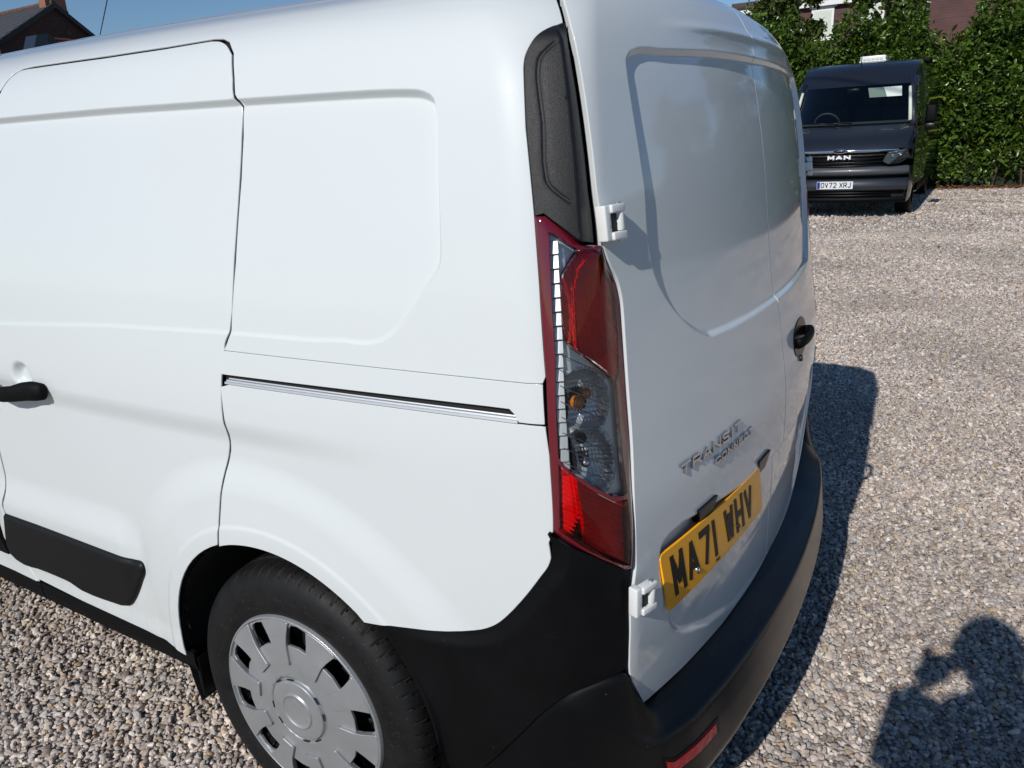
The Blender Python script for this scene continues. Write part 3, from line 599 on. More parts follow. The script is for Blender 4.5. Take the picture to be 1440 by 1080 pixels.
# corner trim above the lamp
DLx = lambda v: np.interp(v, SR_[::-1, 1], SR_[::-1, 0])
trim_out = np.vstack([A('lampL')[:5][::-1][0:1] + [0, .0006], spline(A('lampL')[:5], k=2)[::-1][1:], TT[1:], [(.0985, 1.640)], SR_[2:7] + [-.0005, 0], [(.1345, 1.3165), (.1130, 1.3195), (.0963, 1.3215), (.0723, 1.3455), (.0535, 1.3635)]])
def ftrim(s, v, d):
    rx = np.interp(v, [1.32, 1.50, 1.60, 1.64], [.0965, .0925, .0885, .0835]); e = DLx(v)
    h = np.where(s < rx, .017 * np.clip((s - .036) / (rx - .036), 0, 1), .017 + (-.016 - .017) * np.clip((s - rx) / (e - rx), 0, 1))
    h = h * sm(1.652, 1.60, v) + .0
    gd = dist_line(_TG, s, v); h = h - .0026 * np.exp(-(gd / .0024)**2)
    return full(s, v) + nrm(s, v) * (h + d)[:, None]
_TG = spline(A('trimG'), k=3)
rid = np.array([(.0835, 1.6373), (.0885, 1.60), (.0925, 1.50), (.0965, 1.325)])
trim = panel('corner_trim', trim_out, ftrim, M['grain'], van, spacing=.008, feats=[(_TG, (-.004, -.0018, 0, .0018, .004)), (rid, (-.004, 0, .004))], gap=.0012, depth=.015)
mirrored(trim)

# ------------------------------------------------------------------ tail lamp
lamp_out = np.vstack([A('lampTop')[:6], SR_[8:15] - [.0015, 0], [(.1405, .8205), (.1357, .7959), (.1207, .7996)], A('lampBot')[3:], A('lampL')[5:8][::-1]])
def bulge(s, v):
    q = np.clip(sdf(lamp_out, s, v), 0, .03); return .006 * np.sqrt(np.clip(1 - (1 - q / .03)**2, 0, 1)) * sm(.19, .10, s) + .003 * sm(.02, .06, s) * sm(.12, .08, s) - .004 * sm(.12, .17, s)
def flamp(off): return lambda s, v, d: full(s, v) + nrm(s, v) * (bulge(s, v) + off + d)[:, None]
R1 = spline(A('red1'), True, k=3); CL = np.vstack([A('clear')[:8], A('clear')[8:]]); R2 = A('red2')
lens1 = panel('red_brake_lens', R1, flamp(.0012), M['red_lens'], van, spacing=.008, gap=.0008, flange=True, depth=.002, step=.005, edge=.0006)
lens2 = panel('clear_lens', CL, flamp(.0004), M['clear_lens'], van, spacing=.008, gap=.0010, flange=False, step=.005)
lens3 = panel('red_lower_lens', R2, flamp(.0008), M['red_lens'], van, spacing=.008, gap=.0008, flange=False, step=.005)
frame_ = panel('tail_lamp', lamp_out, flamp(0), M['red_frame'], van, spacing=.008, holes=[R1, CL, R2], gap=.0008, depth=.03, step=.005, edge=.0008, ring=.0018)
lamp_parts = [lens1, lens2, lens3, frame_]
# plated reflector behind the red lens: fluted bowl
def fbowl(c, rad, dep, base_d, flute=0.0, n=40, ang=0.0):
    def f(s, v, d):
        r = np.hypot((s - c[0]) * 1.0, v - c[1]); b = dep * np.clip((r / rad), 0, 1.0)**2 - dep
        w = flute * np.abs(np.sin((s * math.cos(ang) + v * math.sin(ang)) * n * math.pi * 10))
        return full(s, v) + nrm(s, v) * (base_d + b + w + d)[:, None]
    return f
lamp_parts.append(panel('brake_reflector', R1, fbowl((.115, 1.215), .07, .018, -.006, .0022, 14, .4), M['pale_reflector'], van, spacing=.0035, gap=.0005, flange=False, step=.005))
lamp_parts.append(panel('lower_reflector', R2, fbowl((.10, .86), .09, .012, -.006, .0026, 13, 1.0), M['pale_reflector'], van, spacing=.0035, gap=.0005, flange=False, step=.005))
c1 = (.094, 1.088); c2 = (.088, .995)
def fclear(s, v, d):
    r1 = np.hypot(s - c1[0], v - c1[1]); r2 = np.hypot(s - c2[0], (v - c2[1]) * .85)
    h = np.where(r1 < .047, -.030 * np.sqrt(np.clip(1 - (r1 / .047)**2, 0, 1)), 0); h = np.where(r2 < .044, np.minimum(h, -.028 * np.sqrt(np.clip(1 - (r2 / .044)**2, 0, 1))), h)
    fac = .0024 * np.abs(np.sin(s * 480)) * np.abs(np.sin(v * 430)) * (np.minimum(r1, r2) < .05)
    return full(s, v) + nrm(s, v) * (-.010 + h + fac + d)[:, None]
lamp_parts.append(panel('indicator_reflector', CL, fclear, M['silvered'], van, spacing=.0030, gap=.0005, flange=False, step=.005))
def at(s, v, d=0.0):
    P = full(np.array([s]), np.array([v]))[0]; n = nrm(np.array([s]), np.array([v]))[0]; return Vector(P + n * d), Vector(n)
def frame_at(s, v):
    """orthonormal axes on the body: along s, up, out"""
    P, n = at(s, v); up = Vector((0, 0, 1)); up = (up - n * up.dot(n)).normalized(); a = up.cross(n).normalized(); return P, Matrix((a, up, n)).transposed()
def part_box(bm, s, v, du, dv, dn, size, mat=0):
    P, Rm = frame_at(s, v); bm_box(bm, size, P + Rm @ Vector((du, dv, dn)), Rm, mat)
for (s, v, r, mt, nm) in ((.0835, 1.086, .0115, 'amber', 'indicator_bulb'), (.101, 1.098, .009, 'amber', 'indicator_bulb'), (.082, 1.030, .009, 'black_smooth', 'bulb_socket'), (.084, .990, .008, 'mirror', 'reversing_bulb')):
    P, n = at(s, v, -.017); bm = bmesh.new(); bmesh.ops.create_uvsphere(bm, u_segments=16, v_segments=10, radius=r, matrix=Matrix.Translation(P)); lamp_parts.append(from_bm(nm, bm, M[mt], van))
# stepped plated fins down the outer edge of the lamp
for i in range(17):
    ti = -.30 + .026 * i; v0 = 1.325 - i * .0205; s0 = float(np.interp(v0, [.99, 1.16, 1.34], [.0410, .0520, .0555])); w = .0155 if v0 > 1.17 else .014
    bm = bmesh.new(); P, Rm = frame_at(s0 + w / 2 + .001, v0 - .009); tilt = Matrix.Rotation(-.16, 3, 'X') @ Matrix.Rotation(ti, 3, 'Y')
    bm_box(bm, (w, .0192, .004), P + Rm @ Vector((0, 0, -.003)), Rm @ tilt); lamp_parts.append(from_bm('reflector_fin', bm, M['satin'], van, bevel=.0008, seg=1))
lamp_parts.append(panel('lamp_housing', lamp_out, flamp(-.050), M['black_shadow'], van, spacing=.015, flange=False, gap=.002))
# oblique ribs moulded in the clear lens
bm = bmesh.new()
for i in range(9):
    v0 = 1.165 - i * .0235; pts = []
    s0 = float(np.interp(v0, [.99, 1.16], [.041, .052]))
    for k in range(7):
        s = s0 + .008 + k * .010; v = v0 - k * .0062
        if sdf(CL, np.array([s]), np.array([v]))[0] < .002: break
        P, n = at(s, v, float(bulge(np.array([s]), np.array([v]))[0]) - .0005); pts.append(P)
    if len(pts) > 2:
        V, F = tube_mesh(pts, .0007, 5); vs = [bm.verts.new(p) for p in V]
        for f in F: bm.faces.new([vs[j] for j in f])
lamp_parts.append(from_bm('lens_rib', bm, M['mirror'], van)); lamp_parts[-1]['kind'] = 'stuff'
for o in lamp_parts: mirrored(o)

# ------------------------------------------------------------------ hinges
def hinge(s, v, side=1, lift=.002):
    """body bracket (C shape) gripping the door knuckle"""
    out = []
    P, Rm = frame_at(s, v)
    if side < 0:
        P = Vector((-P.x, P.y, P.z)); Rm = Matrix((Vector((-Rm.col[0].x, Rm.col[0].y, Rm.col[0].z)), Rm.col[1] * 1, Vector((-Rm.col[2].x, Rm.col[2].y, Rm.col[2].z)))).transposed()
        Rm.col[1].x *= -1
    K = .84; P = P + Rm @ Vector((0, 0, lift))
    def B(bm, c, size): bm_box(bm, Vector(size) * K, P + Rm @ (Vector(c) * K), Rm)
    bm = bmesh.new(); B(bm, (-.021, 0, .006), (.018, .062, .022)); B(bm, (.006, .0235, .012), (.042, .015, .020)); B(bm, (.006, -.0235, .012), (.042, .015, .020))
    h = from_bm('hinge', bm, M['white_plastic'], van, bevel=.0028, seg=3)
    bm = bmesh.new(); q = Rm @ Matrix.Rotation(math.pi / 2, 3, 'X'); bm_cyl(bm, .0088 * K, .0088 * K, .0305 * K, P + Rm @ (Vector((.0165, 0, .013)) * K), q, 20); B(bm, (.026, 0, .005), (.016, .029, .016))
    from_bm('hinge_knuckle', bm, M['white_plastic'], h, bevel=.0015, seg=2)
    bm = bmesh.new(); B(bm, (-.002, 0, .0085), (.018, .031, .011)); from_bm('hinge_gap', bm, M['seal'], h)
    for dz in (.009, -.007):
        bm = bmesh.new(); bm_cyl(bm, .0022, .0022, .003, P + Rm @ (Vector((-.0125, dz, .0168)) * K), Rm, 10); from_bm('rivet', bm, M['seal'], h)
    for dz in (.0325, -.0325): bm = bmesh.new(); bm_cyl(bm, .0042, .0042, .004, P + Rm @ (Vector((.0165, dz * .98, .013)) * K), q, 14); from_bm('hinge_pin', bm, M['steel'], h)
for s, v, lf in ((.155, 1.3425, .002), (.139, .7475, .012)): hinge(s, v, 1, lf); hinge(s - (.012 if v < 1 else 0), v, -1, lf if v > 1 else -.010)

# ------------------------------------------------------------------ number plate, lettering, plate lamps
def frec(off): return lambda s, v, d: full(s, v) + nrm(s, v) * (disp_rear(s, v) + off + d)[:, None]
# plate axes: a bent plastic plate screwed over the door pressing
PC0 = np.array([.2195, .779]); PCR = np.array([.6900, .7715]); PDN = np.array([.0135, -.1185])
def fplate(x, y, d):
    """x 0..0.52 along, y 0..0.111 up"""
    a = x / .520; b = 1 - y / .111; s = PC0[0] + (PCR[0] - PC0[0]) * a + PDN[0] * b * (1 - .2 * a); v = PC0[1] + (PCR[1] - PC0[1]) * a + PDN[1] * b * (1 - .12 * a)
    bend = .004 + .022 * (1 - a)**2 * 0 + .010
    P = full(s, v); n = nrm(s, np.clip(v, .6, .9) * 0 + .70); q = np.interp(np.clip(1 - b, 0, 1), [0, 1], [-.005, -.013])
    return P + n * (q + bend + d)[:, None]
def rrect(w, h, r, n=6):
    o = []
    for cx, cy, a0 in ((w - r, r, -90), (w - r, h - r, 0), (r, h - r, 90), (r, r, 180)):
        for k in range(n + 1): a = math.radians(a0 + 90 * k / n); o.append((cx + r * math.cos(a), cy + r * math.sin(a)))
    return np.array(o)
M['plate_yellow'] = principled('yellow_plate_acrylic', (0.92, 0.40, 0.002), 0.3, coat=.25, coat_rough=.06, spec=.3, var=.03, var_scale=40)
M['plate_white'] = principled('white_plate_acrylic', (0.74, 0.75, 0.76), 0.3, coat=1.0)
M['ink'] = principled('black_plate_print', (0.004, 0.004, 0.004), 0.4, spec=.2)
plate = panel('number_plate', rrect(.520, .111, .010), fplate, M['plate_yellow'], van, spacing=.012, gap=0, edge=.0008, depth=.004)
letters('plate_lettering', 'MA71 WHV', lambda x, y, d: fplate(x + .030, y + .018, d + .0006), .050, .079, .011, .0135, M['ink'], plate, thick=.0004, space=.036, widths={'1': .34})
letters('plate_small_print', 'TRAN', lambda x, y, d: fplate(x + .215, y + .0058, d + .0006), .0042, .005, .0014, .0007, M['ink'], plate, thick=.0002)
for x in (.128, .345):
    P = Vector(fplate(np.array([x]), np.array([.030 if x < .2 else .034]), np.array([.0]))[0]); n = Vector(nrm(np.array([.4]), np.array([.7]))[0]); q = n.to_track_quat('Z', 'Y').to_matrix()
    bm = bmesh.new(); bm_cyl(bm, .0062, .0040, .0045, P + n * .002, q, 16); bm_cyl(bm, .0025, .0025, .002, P + n * .0045, q, 6); from_bm('plate_screw', bm, M['steel'] if x < .2 else M['dark_steel'], plate, bevel=.0004)
M['badge_chrome'] = principled('badge_chrome', (0.58, 0.59, 0.61), 0.10, metal=1.0)
def fbadge(s0, v0): return lambda x, y, d: full(s0 + x, v0 + y) + nrm(s0 + x, v0 + y) * d[:, None]
bd = letters('model_badge', 'TRANSIT', fbadge(.2975, .9005), .0345, .0195, .0075, .0042, M['badge_chrome'], van, thick=.0045, slant=.25, widths={'I': .35})
bd2 = letters('series_badge', 'CONNECT', fbadge(.4300, .8730), .0235, .0135, .0050, .0032, M['badge_chrome'], van, thick=.004, slant=.2)
# black plate lamps hanging under the ledge
for (s, v) in ((.395, .7835), (.715, .7625)):
    P, Rm = frame_at(s, v); bm = bmesh.new()
    pts = [(-.034, .026, -.022), (.040, .026, -.022), (.036, -.010, -.024), (-.014, -.010, -.024), (-.040, .026, .006), (.040, .026, .006), (.034, -.014, -.003), (-.016, -.014, -.003)]
    vs = [bm.verts.new(P + Rm @ Vector(p)) for p in pts]
    for f in ((0,1,2,3), (4,7,6,5), (0,4,5,1), (1,5,6,2), (2,6,7,3), (3,7,4,0)): bm.faces.new([vs[i] for i in f])
    from_bm('plate_lamp', bm, M['black_smooth'], van, bevel=.003, seg=2)
# loop handle on the right rear door
pts = []; rad = []
for k in range(13):
    a = math.pi * k / 12; sK = 1.115 - .075 * math.cos(a) ; pts.append(at(sK, .958 + .004 * math.sin(a), .002 + .022 * math.sin(a)**.6)[0]); rad.append(.0115)
hb = tube('rear_door_handle', pts, rad, M['black'], van, seg=14, squash=(.62, 1.15))
bp = panel('handle_escutcheon', spline([(1.035, .930), (1.185, .930), (1.205, .960), (1.185, .990), (1.035, .990), (1.015, .960)], True, k=4), frear(.002), M['black_smooth'], van, spacing=.012, gap=0, depth=.01, edge=.002)
P, n = at(1.085, .912, 0); bm = bmesh.new(); bm_cyl(bm, .009, .008, .006, P + n * .003, n.to_track_quat('Z', 'Y').to_matrix(), 18); from_bm('door_lock', bm, M['dark_steel'], van, bevel=.001)

# ------------------------------------------------------------------ black mouldings on the side
RUB = np.vstack([A('rub')[:4], spline(A('rub')[4:11], k=4), spline(A('rub')[11:], k=2)])
def frub(s, v, d):
    q = np.clip(sdf(RUB, s, v), 0, .012); return full(s, v) + nrm(s, v) * (disp_side(s, v) + .004 + .007 * np.sqrt(np.clip(1 - (1 - q / .012)**2, 0, 1)) + d)[:, None]
rubm = panel('rubbing_strip', RUB, frub, M['strip'], slide, spacing=.012, gap=0, depth=.012, edge=.002, feats=[(np.vstack([RUB, RUB[:1]]), (.003, .006, .009, .012, -.003, -.006, -.009, -.012))])
mirrored(rubm, van)
FRONT_RUB = np.array([(-1.720, .5765), (-1.732, .535), (-1.738, .49), (-1.722, .4425), (-2.45, .452), (-2.62, .50), (-2.60, .585), (-2.2, .582)])
def frubf(s, v, d): return full(s, v) + nrm(s, v) * (disp_side(s, v) + .010 + d)[:, None]
# front door with its own strip
fd_out = np.vstack([door_front[2:] + [-.0015, 0], [(-1.42, 1.66), (-2.35, 1.62)], [(-2.86, 1.12), (-2.86, .62), (-2.60, .42), (-1.62, .372)]])
FWIN = np.array([(-1.72, 1.18), (-1.60, 1.45), (-1.60, 1.58), (-2.30, 1.55), (-2.74, 1.16)])
fdoor = panel('front_door', fd_out, fside(), M['white'], van, spacing=.03, holes=[spline(FWIN, True, k=2)], gap=.0022)
M['glass_dark'] = principled('dark_window_glass', (0.01, 0.012, 0.013), 0.03, coat=1.0, spec=.8)
fwin = panel('door_window', spline(FWIN, True, k=2), fside(-.006), M['glass_dark'], fdoor, spacing=.05, gap=0, flange=False)
frs = panel('rubbing_strip', FRONT_RUB, frubf, M['black'], fdoor, spacing=.03, gap=0, depth=.012)
for o in (fdoor, fwin, frs): mirrored(o, van)
# sill skirts: two lengths that butt at the door joint
for a, b in ((-.930, -1.606), (-1.610, -2.75)):
    us2 = np.linspace(b, a, 40); prof = [(.0, -.006), (.0, .004), (-.030, .0065), (-.056, .004), (-.065, -.004), (-.078, -.05)]
    V = []; F = []; n = len(prof)
    for s in us2:
        tv = float(np.interp(s, [-2.75, -1.8359, -1.6235, -1.3951, -1.0223, -.9], [.400, .3805, .3738, .3655, .3534, .3434])); k = float(np.interp(s, [-1.9, -.9], [1.0, .92]))
        V += fr(np.full(n, s), np.array([tv + p[0] * k for p in prof]), np.array([p[1] for p in prof])).tolist()
    for i in range(len(us2) - 1):
        for j in range(n - 1): F.append((i*n+j, (i+1)*n+j, (i+1)*n+j+1, i*n+j+1))
    F.append(tuple(range(n))); F.append(tuple((len(us2)-1)*n + j for j in range(n))[::-1])
    sk = mesh_np('sill_skirt', V, [f[::-1] for f in F], M['black'], van, smooth=False); mirrored(sk)
sl = panel('sill_panel', np.array([(-1.610, .3755), (-1.655, .47), (-1.70, .41), (-2.70, .41), (-2.70, .395)]), fside(-.001), M['white'], van, spacing=.03, gap=.001)
# sliding door handle: cup, base and swept grip
def grip(pts, name, mat, par, seg=14):
    P = []; R_2 = []; sq = []
    for s, v, d, hh, tt in pts: P.append(at(s, v - .004, d * .92)[0]); R_2.append(1.0); sq.append((tt * 1.1, hh * 1.22))
    return tube(name, P, R_2, mat, par, seg=seg, squash=sq)
hndl = grip([(-1.252, .9775, .006, .012, .006), (-1.258, .977, .010, .0165, .011), (-1.29, .9755, .014, .0195, .013), (-1.325, .972, .019, .0185, .012), (-1.36, .966, .030, .0160, .0095), (-1.40, .962, .037, .0155, .0085), (-1.44, .961, .038, .016, .0085), (-1.48, .964, .032, .0165, .009), (-1.515, .968, .020, .0165, .010), (-1.545, .970, .010, .014, .008)], 'door_handle', M['black'], slide, seg=16)
hbase = panel('handle_base', spline([(-1.262, .968), (-1.30, .952), (-1.345, .949), (-1.36, .958), (-1.33, .975), (-1.28, .98)], True, k=3), fside(.004), M['steel'], slide, spacing=.01, gap=0, depth=.008)

# ------------------------------------------------------------------ rear bumper
BST = A('bstep')
thb = np.linspace(math.atan2(.616 - ARC_C[1], -.337 - ARC_C[0]), math.atan2(.322 - ARC_C[1], -.213 - ARC_C[0]), 10)
arcB = np.stack([ARC_C[0] + ARC_R * np.cos(thb), ARC_C[1] + ARC_R * np.sin(thb)], 1)
LOW = spline(A('low'), k=3)
clad = np.vstack([LOW + [.0, -.0010], [(.0105, .8800), (.0122, .8812)], A('lampBot')[::-1][1:5] - [0, .0012], [(.1357, .7945), (.1405, .800)], SR_[17:20] - [.0012, 0], [(.1205, .5965)], spline(BST[::-1][1:], k=3), arcB[::-1][1:-1]])
def fclad(s, v, d):
    q = dist_line(LOW, s, v); h = .0006 + .011 * sm(.0, .030, q) * sm(-.32, -.20, s) * sm(.12, .02, s)
    return full(s, v) + nrm(s, v) * (h + d - .004 * sm(.11, .135, s))[:, None]
cl = panel('bumper_corner', clad, fclad, M['black'], van, spacing=.010, gap=.0008, depth=.02, feats=[(LOW, (-.003, -.008, -.014, -.02, -.03))])
mirrored(cl)
# bar: top edge follows the crease, then the door bottoms
BT = np.vstack([[(-.2175, .316)], spline(BST[1:], k=3), [(.128, .556), (.150, .515), (.1809, .4729), (.3287, .4600), (.5399, .4445), (.7542, .4400), (SR, .4400)]])
BTs = BT[np.argsort(BT[:, 0])]
def bar_point(s, k):
    """k-th section point of the bar at s (left half)"""
    t = min(s, 2 * SR - s); tv = float(np.interp(t, BTs[:, 0], BTs[:, 1]))
    pt = float(np.interp(t, [-.22, -.05, .02, .10, .17, .25, .40, .62, SR], [.004, .006, .010, .030, .052, .068, .074, .076, .077]))
    prot = pl = float(np.interp(t, [-.22, -.05, .02, .10, .17, .25, .40, .62, SR], [.005, .009, .017, .046, .074, .089, .095, .095, .094]))
    rr = float(sm(.02, .17, t)); inn = .001 * (1 - rr) - .012 * rr
    ft = (tv - .006) * (1 - rr) + min(.434, tv - .008) * rr
    prof = [(tv - .001 * rr, inn), (tv - .002 - .002 * rr, inn + (pt - inn) * .35), (ft + .0035, inn + (pt - inn) * .84), (ft, pt - .003), (ft - .005, pt), (ft - .014, pt + (pl - pt) * .10), (.375 if ft > .40 else ft - .03, pt + (pl - pt) * .5), (.305 if ft > .36 else ft - .05, pl), (.285 if ft > .36 else ft - .06, pl - .004), (.235 if ft > .36 else ft - .08, pl * .5), (.20, -.10)]
    if tv < .36: prof = [(tv, inn), (tv - .003, prot * .8), (tv - .008, prot), (tv - .015, prot), (tv - .025, prot), (tv - .035, prot), (tv - .045, prot), (tv - .055, prot), (tv - .07, prot - .005), (tv - .085, -.01), (tv - .09, -.05)]
    return prof[k]
def interp_prof(s, n=64):
    P = np.array([bar_point(s, k) for k in range(11)]); L = np.concatenate([[0], np.cumsum(np.hypot(*(np.diff(P, axis=0).T)))]); L /= L[-1]
    # smooth parametrisation: dense linear then rounded by averaging
    q = np.linspace(0, 1, n); a = np.interp(q, L, P[:, 0]); b = np.interp(q, L, P[:, 1])
    return a, b
ss = np.concatenate([np.linspace(-.2175, .0, 40), np.linspace(.006, .22, 46), np.linspace(.23, 1.67, 110), np.linspace(1.68, 1.894, 46), np.linspace(1.9, 2.1175, 40)])
V = []; NB = 64
for s in ss:
    a, b = interp_prof(float(s)); sv = np.full(NB, s)
    V.append(full(sv, a) + nrm(sv, np.clip(a, .45, 1)) * b[:, None])
V = np.array(V); V[:, :, :] = V
# even out the curve along the bar a little
for _ in range(3): V[1:-1] = (V[:-2] + 2 * V[1:-1] + V[2:]) / 4
i = np.arange(len(ss) - 1)[:, None] * NB + np.arange(NB - 1)[None, :]; F = np.stack([i, i + NB, i + NB + 1, i + 1], -1).reshape(-1, 4)
bumper = mesh_np('rear_bumper', V.reshape(-1, 3), F[:, ::-1].copy(), M['bumper'], van)
def bump_at(s, f):
    k = int(np.argmin(np.abs(ss - s))); j = int(f * (NB - 1)); return Vector(V[k, j]), k, j
# reflectors let into the bar
def bar_reflector(s0, s1, j0, j1):
    k0 = int(np.argmin(np.abs(ss - s0))); k1 = int(np.argmin(np.abs(ss - s1)))
    for nm, grow, off, mt in (('reflector_recess', 1, .0012, M['black_smooth']), ('rear_reflector', 0, .0030, M['red_plastic'])):
        a0, a1, b0, b1 = k0 - grow, k1 + grow, j0 - grow, j1 + grow; S = V[a0:a1 + 1, b0:b1 + 1]; du = np.gradient(S, axis=0); dv = np.gradient(S, axis=1); n = np.cross(dv, du); n /= np.linalg.norm(n, axis=-1, keepdims=True)
        cen = np.array([0, 0, .35]); n *= np.sign((n * (S - cen)).sum(-1, keepdims=True)); T_ = S + n * off; B_ = S - n * .002; nu, nv = S.shape[:2]
        bm = bmesh.new(); tv = [[bm.verts.new(T_[x, y]) for y in range(nv)] for x in range(nu)]; bv = [[bm.verts.new(B_[x, y]) for y in range(nv)] for x in range(nu)]
        for x in range(nu - 1):
            for y in range(nv - 1): bm.faces.new((tv[x][y], tv[x+1][y], tv[x+1][y+1], tv[x][y+1]))
        for x in range(nu - 1):
            bm.faces.new((tv[x][0], bv[x][0], bv[x+1][0], tv[x+1][0])); bm.faces.new((tv[x][-1], tv[x+1][-1], bv[x+1][-1], bv[x][-1]))
        for y in range(nv - 1):
            bm.faces.new((tv[0][y], tv[0][y+1], bv[0][y+1], bv[0][y])); bm.faces.new((tv[-1][y], bv[-1][y], bv[-1][y+1], tv[-1][y+1]))
        from_bm(nm, bm, mt, bumper)
bar_reflector(.165, .325, 20, 23); bar_reflector(2 * SR - .325, 2 * SR - .165, 20, 23)
# underside
mesh_np('underbody', [(-.80, -.66, .26), (.80, -.66, .26), (.80, 3.1, .24), (-.80, 3.1, .24)], [(0, 3, 2, 1)], M['black_shadow'], van, smooth=False)
# wheel housings (left and right, rear): inner drum of the arch
def housing(yc, zc, r):
    V = []; F = []; n = 30
    for i in range(n + 1):
        a = math.pi * (-.12 + 1.24 * i / n); c, s_ = math.cos(a) * r, math.sin(a) * r
        V += [(-.885 + .0, yc - c, zc + s_), (-.60, yc - c, zc + s_), (-.60, yc - c * .3, zc + s_ * .3)]
    for i in range(n): F += [(3*i, 3*i+1, 3*i+4, 3*i+3), (3*i+1, 3*i+2, 3*i+5, 3*i+4)]
    return V, F
for yc in (.008, 2.662):
    V2, F2 = housing(yc, .345, .372); hs = mesh_np('wheel_housing', V2, F2, M['black_shadow'], van); mirrored(hs)
# small mud flap ahead of the wheel
mf = box('mud_flap', (.16, .012, .11), (-.80, .352, .275), M['black_smooth'], van, bevel=.004); mirrored(mf)

# ------------------------------------------------------------------ wheels
def make_wheel(name, loc, side=-1, group=None, label=None):
    w = bpy.data.objects.new(name, None); COL.objects.link(w); w.parent = van; w.location = loc; w.empty_display_size = .1
    if side > 0: w.rotation_euler = (0, 0, math.pi)
    # local: outer face towards -x
    prof = [(.030, .205), (.006, .212), (-.001, .222), (-.006, .236), (-.0075, .255), (-.0065, .275), (-.002, .292), (.005, .304), (.012, .3115), (.020, .3165), (.030, .3205), (.040, .3225), (.050, .3240), (.052, .3165), (.060, .3165), (.062, .3250), (.085, .3257), (.087, .318), (.097, .318), (.099, .3260), (.122, .3257), (.124, .318), (.134, .318), (.136, .3250), (.158, .3240), (.180, .318), (.195, .305), (.205, .27), (.200, .235), (.190, .21), (.17, .20)]
    pr = []
    for (a, b) in zip(prof[:-1], prof[1:]):
        m = max(1, int(math.hypot(b[0] - a[0], b[1] - a[1]) / .006)); pr += [(a[0] + (b[0] - a[0]) * i / m, a[1] + (b[1] - a[1]) * i / m) for i in range(m)]
    pr.append(prof[-1]); pr = np.array(pr); n = 768; th = np.linspace(0, 2 * math.pi, n, endpoint=False)
    X = np.repeat(pr[:, 0][None], n, 0); Rr = np.repeat(pr[:, 1][None], n, 0); TH = np.repeat(th[:, None], len(pr), 1)
    blocks = 66; ph = (TH * blocks / (2 * math.pi) + X * 14) % 1.0; ph2 = (TH * blocks * 1.0 / (2 * math.pi) + .5 - X * 10) % 1.0
    sh = sm(.004, .010, X) * sm(.075, .05, X); Rr = Rr - .0042 * sh * (np.abs(ph - .5) < .060) - .0035 * (X > .064) * (X < .18) * (np.abs(ph2 - .5) < .05)
    Rr = Rr - .0012 * sm(.022, .028, X) * sm(.05, .045, X) * (np.abs(((ph + .5) % 1) - .5) < .03)
    Xo = X - .0006 * ((np.abs(pr[:, 1] - .262) < .012)[None] * (np.sin(TH * 37) * np.sin(TH * 5) > .25))
    P = np.stack([Xo, -Rr * np.cos(TH), Rr * np.sin(TH)], -1).reshape(-1, 3); k = len(pr)
    a = np.arange(n)[:, None] * k + np.arange(k - 1)[None]; b = ((np.arange(n) + 1) % n)[:, None] * k + np.arange(k - 1)[None]
    tyre = mesh_np('tyre', P, np.stack([a, b, b + 1, a + 1], -1).reshape(-1, 4), M['rubber'], w); tyre.data.set_sharp_from_angle(angle=math.radians(32))
    # steel rim and brake drum seen through the cover
    bm = bmesh.new(); rotx = Matrix.Rotation(math.pi / 2, 3, 'Y'); bm_cyl(bm, .205, .205, .12, (.10, 0, 0), rotx, 48); from_bm('rim', bm, M['black_shadow'], w)
    bm = bmesh.new()
    for i in range(20): q = 2 * math.pi * i / 20; bm_box(bm, (.010, .010, .065), (.036, -.165 * math.cos(q), .165 * math.sin(q)), Matrix.Rotation(-q + math.pi / 2, 3, 'X'))
    from_bm('steel_wheel', bm, M['dark_steel'], w, bevel=.001, seg=1)
    # cover: (y, z) plane, 10 windows between raised spokes
    def pol(r, a): return (r * math.cos(math.radians(a)), r * math.sin(math.radians(a)))
    out = np.array([pol(.2205, i * 3) for i in range(120)]); holes = []
    for i in range(10):
        c = 11 + 36 * i; holes.append(np.array([pol(.1555, c - 10.8), pol(.1570, c), pol(.1555, c + 10.8), pol(.172, c + 10.2), pol(.196, c + 8.2), pol(.2065, c + 5.8), pol(.2090, c + 1), pol(.2065, c - 5.8), pol(.196, c - 8.2), pol(.172, c - 10.2)]))
    def dcov(y, z):
        r = np.hypot(y, z); h = .012 * (1 - (r / .22)**2) + .0065 * sm(.2115, .2150, r) - .012 * sm(.2172, .2225, r)
        return h + .0035 * sm(.0735, .0705, r) - .004 * np.exp(-((r - .0755) / .0022)**2) + .0035 * sm(.044, .040, r) - .0028 * sm(.040, .034, r)
    def fcov(u, z, d): return np.stack([-(dcov(u, z) + d) - .002, -u, z], -1)
    rings = [(np.array([pol(r0, i * 3) for i in range(121)]), (-.0022, -.0011, 0, .0011, .0022)) for r0 in (.0725, .0755, .042, .037, .2132, .2185)]
    # (u, z) with u towards the tail of the van, seen from the left
    panel('wheel_cover', out, fcov, M['silver'], w, spacing=.007, holes=holes, feats=rings, gap=0, edge=.0010, depth=.006, step=.005, ring=.0015, eps=.0008)
    def fspk(u, z, d): return np.stack([-(.012 * (1 - (np.hypot(u, z) / .22)**2) + .0062 + d) - .002, -u, z], -1)
    for i in range(10):
        c = 29 + 36 * i; L_ = [(.1150, -8.8), (.132, -8.1), (.150, -7.6), (.162, -7.7), (.180, -8.7), (.200, -10.1), (.2125, -10.9)]
        o_ = [pol(r, c + a_) for r, a_ in L_] + [pol(.2130, c + k) for k in (-5, 0, 5)] + [pol(r, c - a_) for r, a_ in L_[::-1]] + [pol(.1140, c)]
        panel('cover_spoke', np.array(o_), fspk, M['silver'], w, spacing=.012, gap=0, edge=.0011, depth=.0066, step=.006, ring=.0016, eps=.0008)
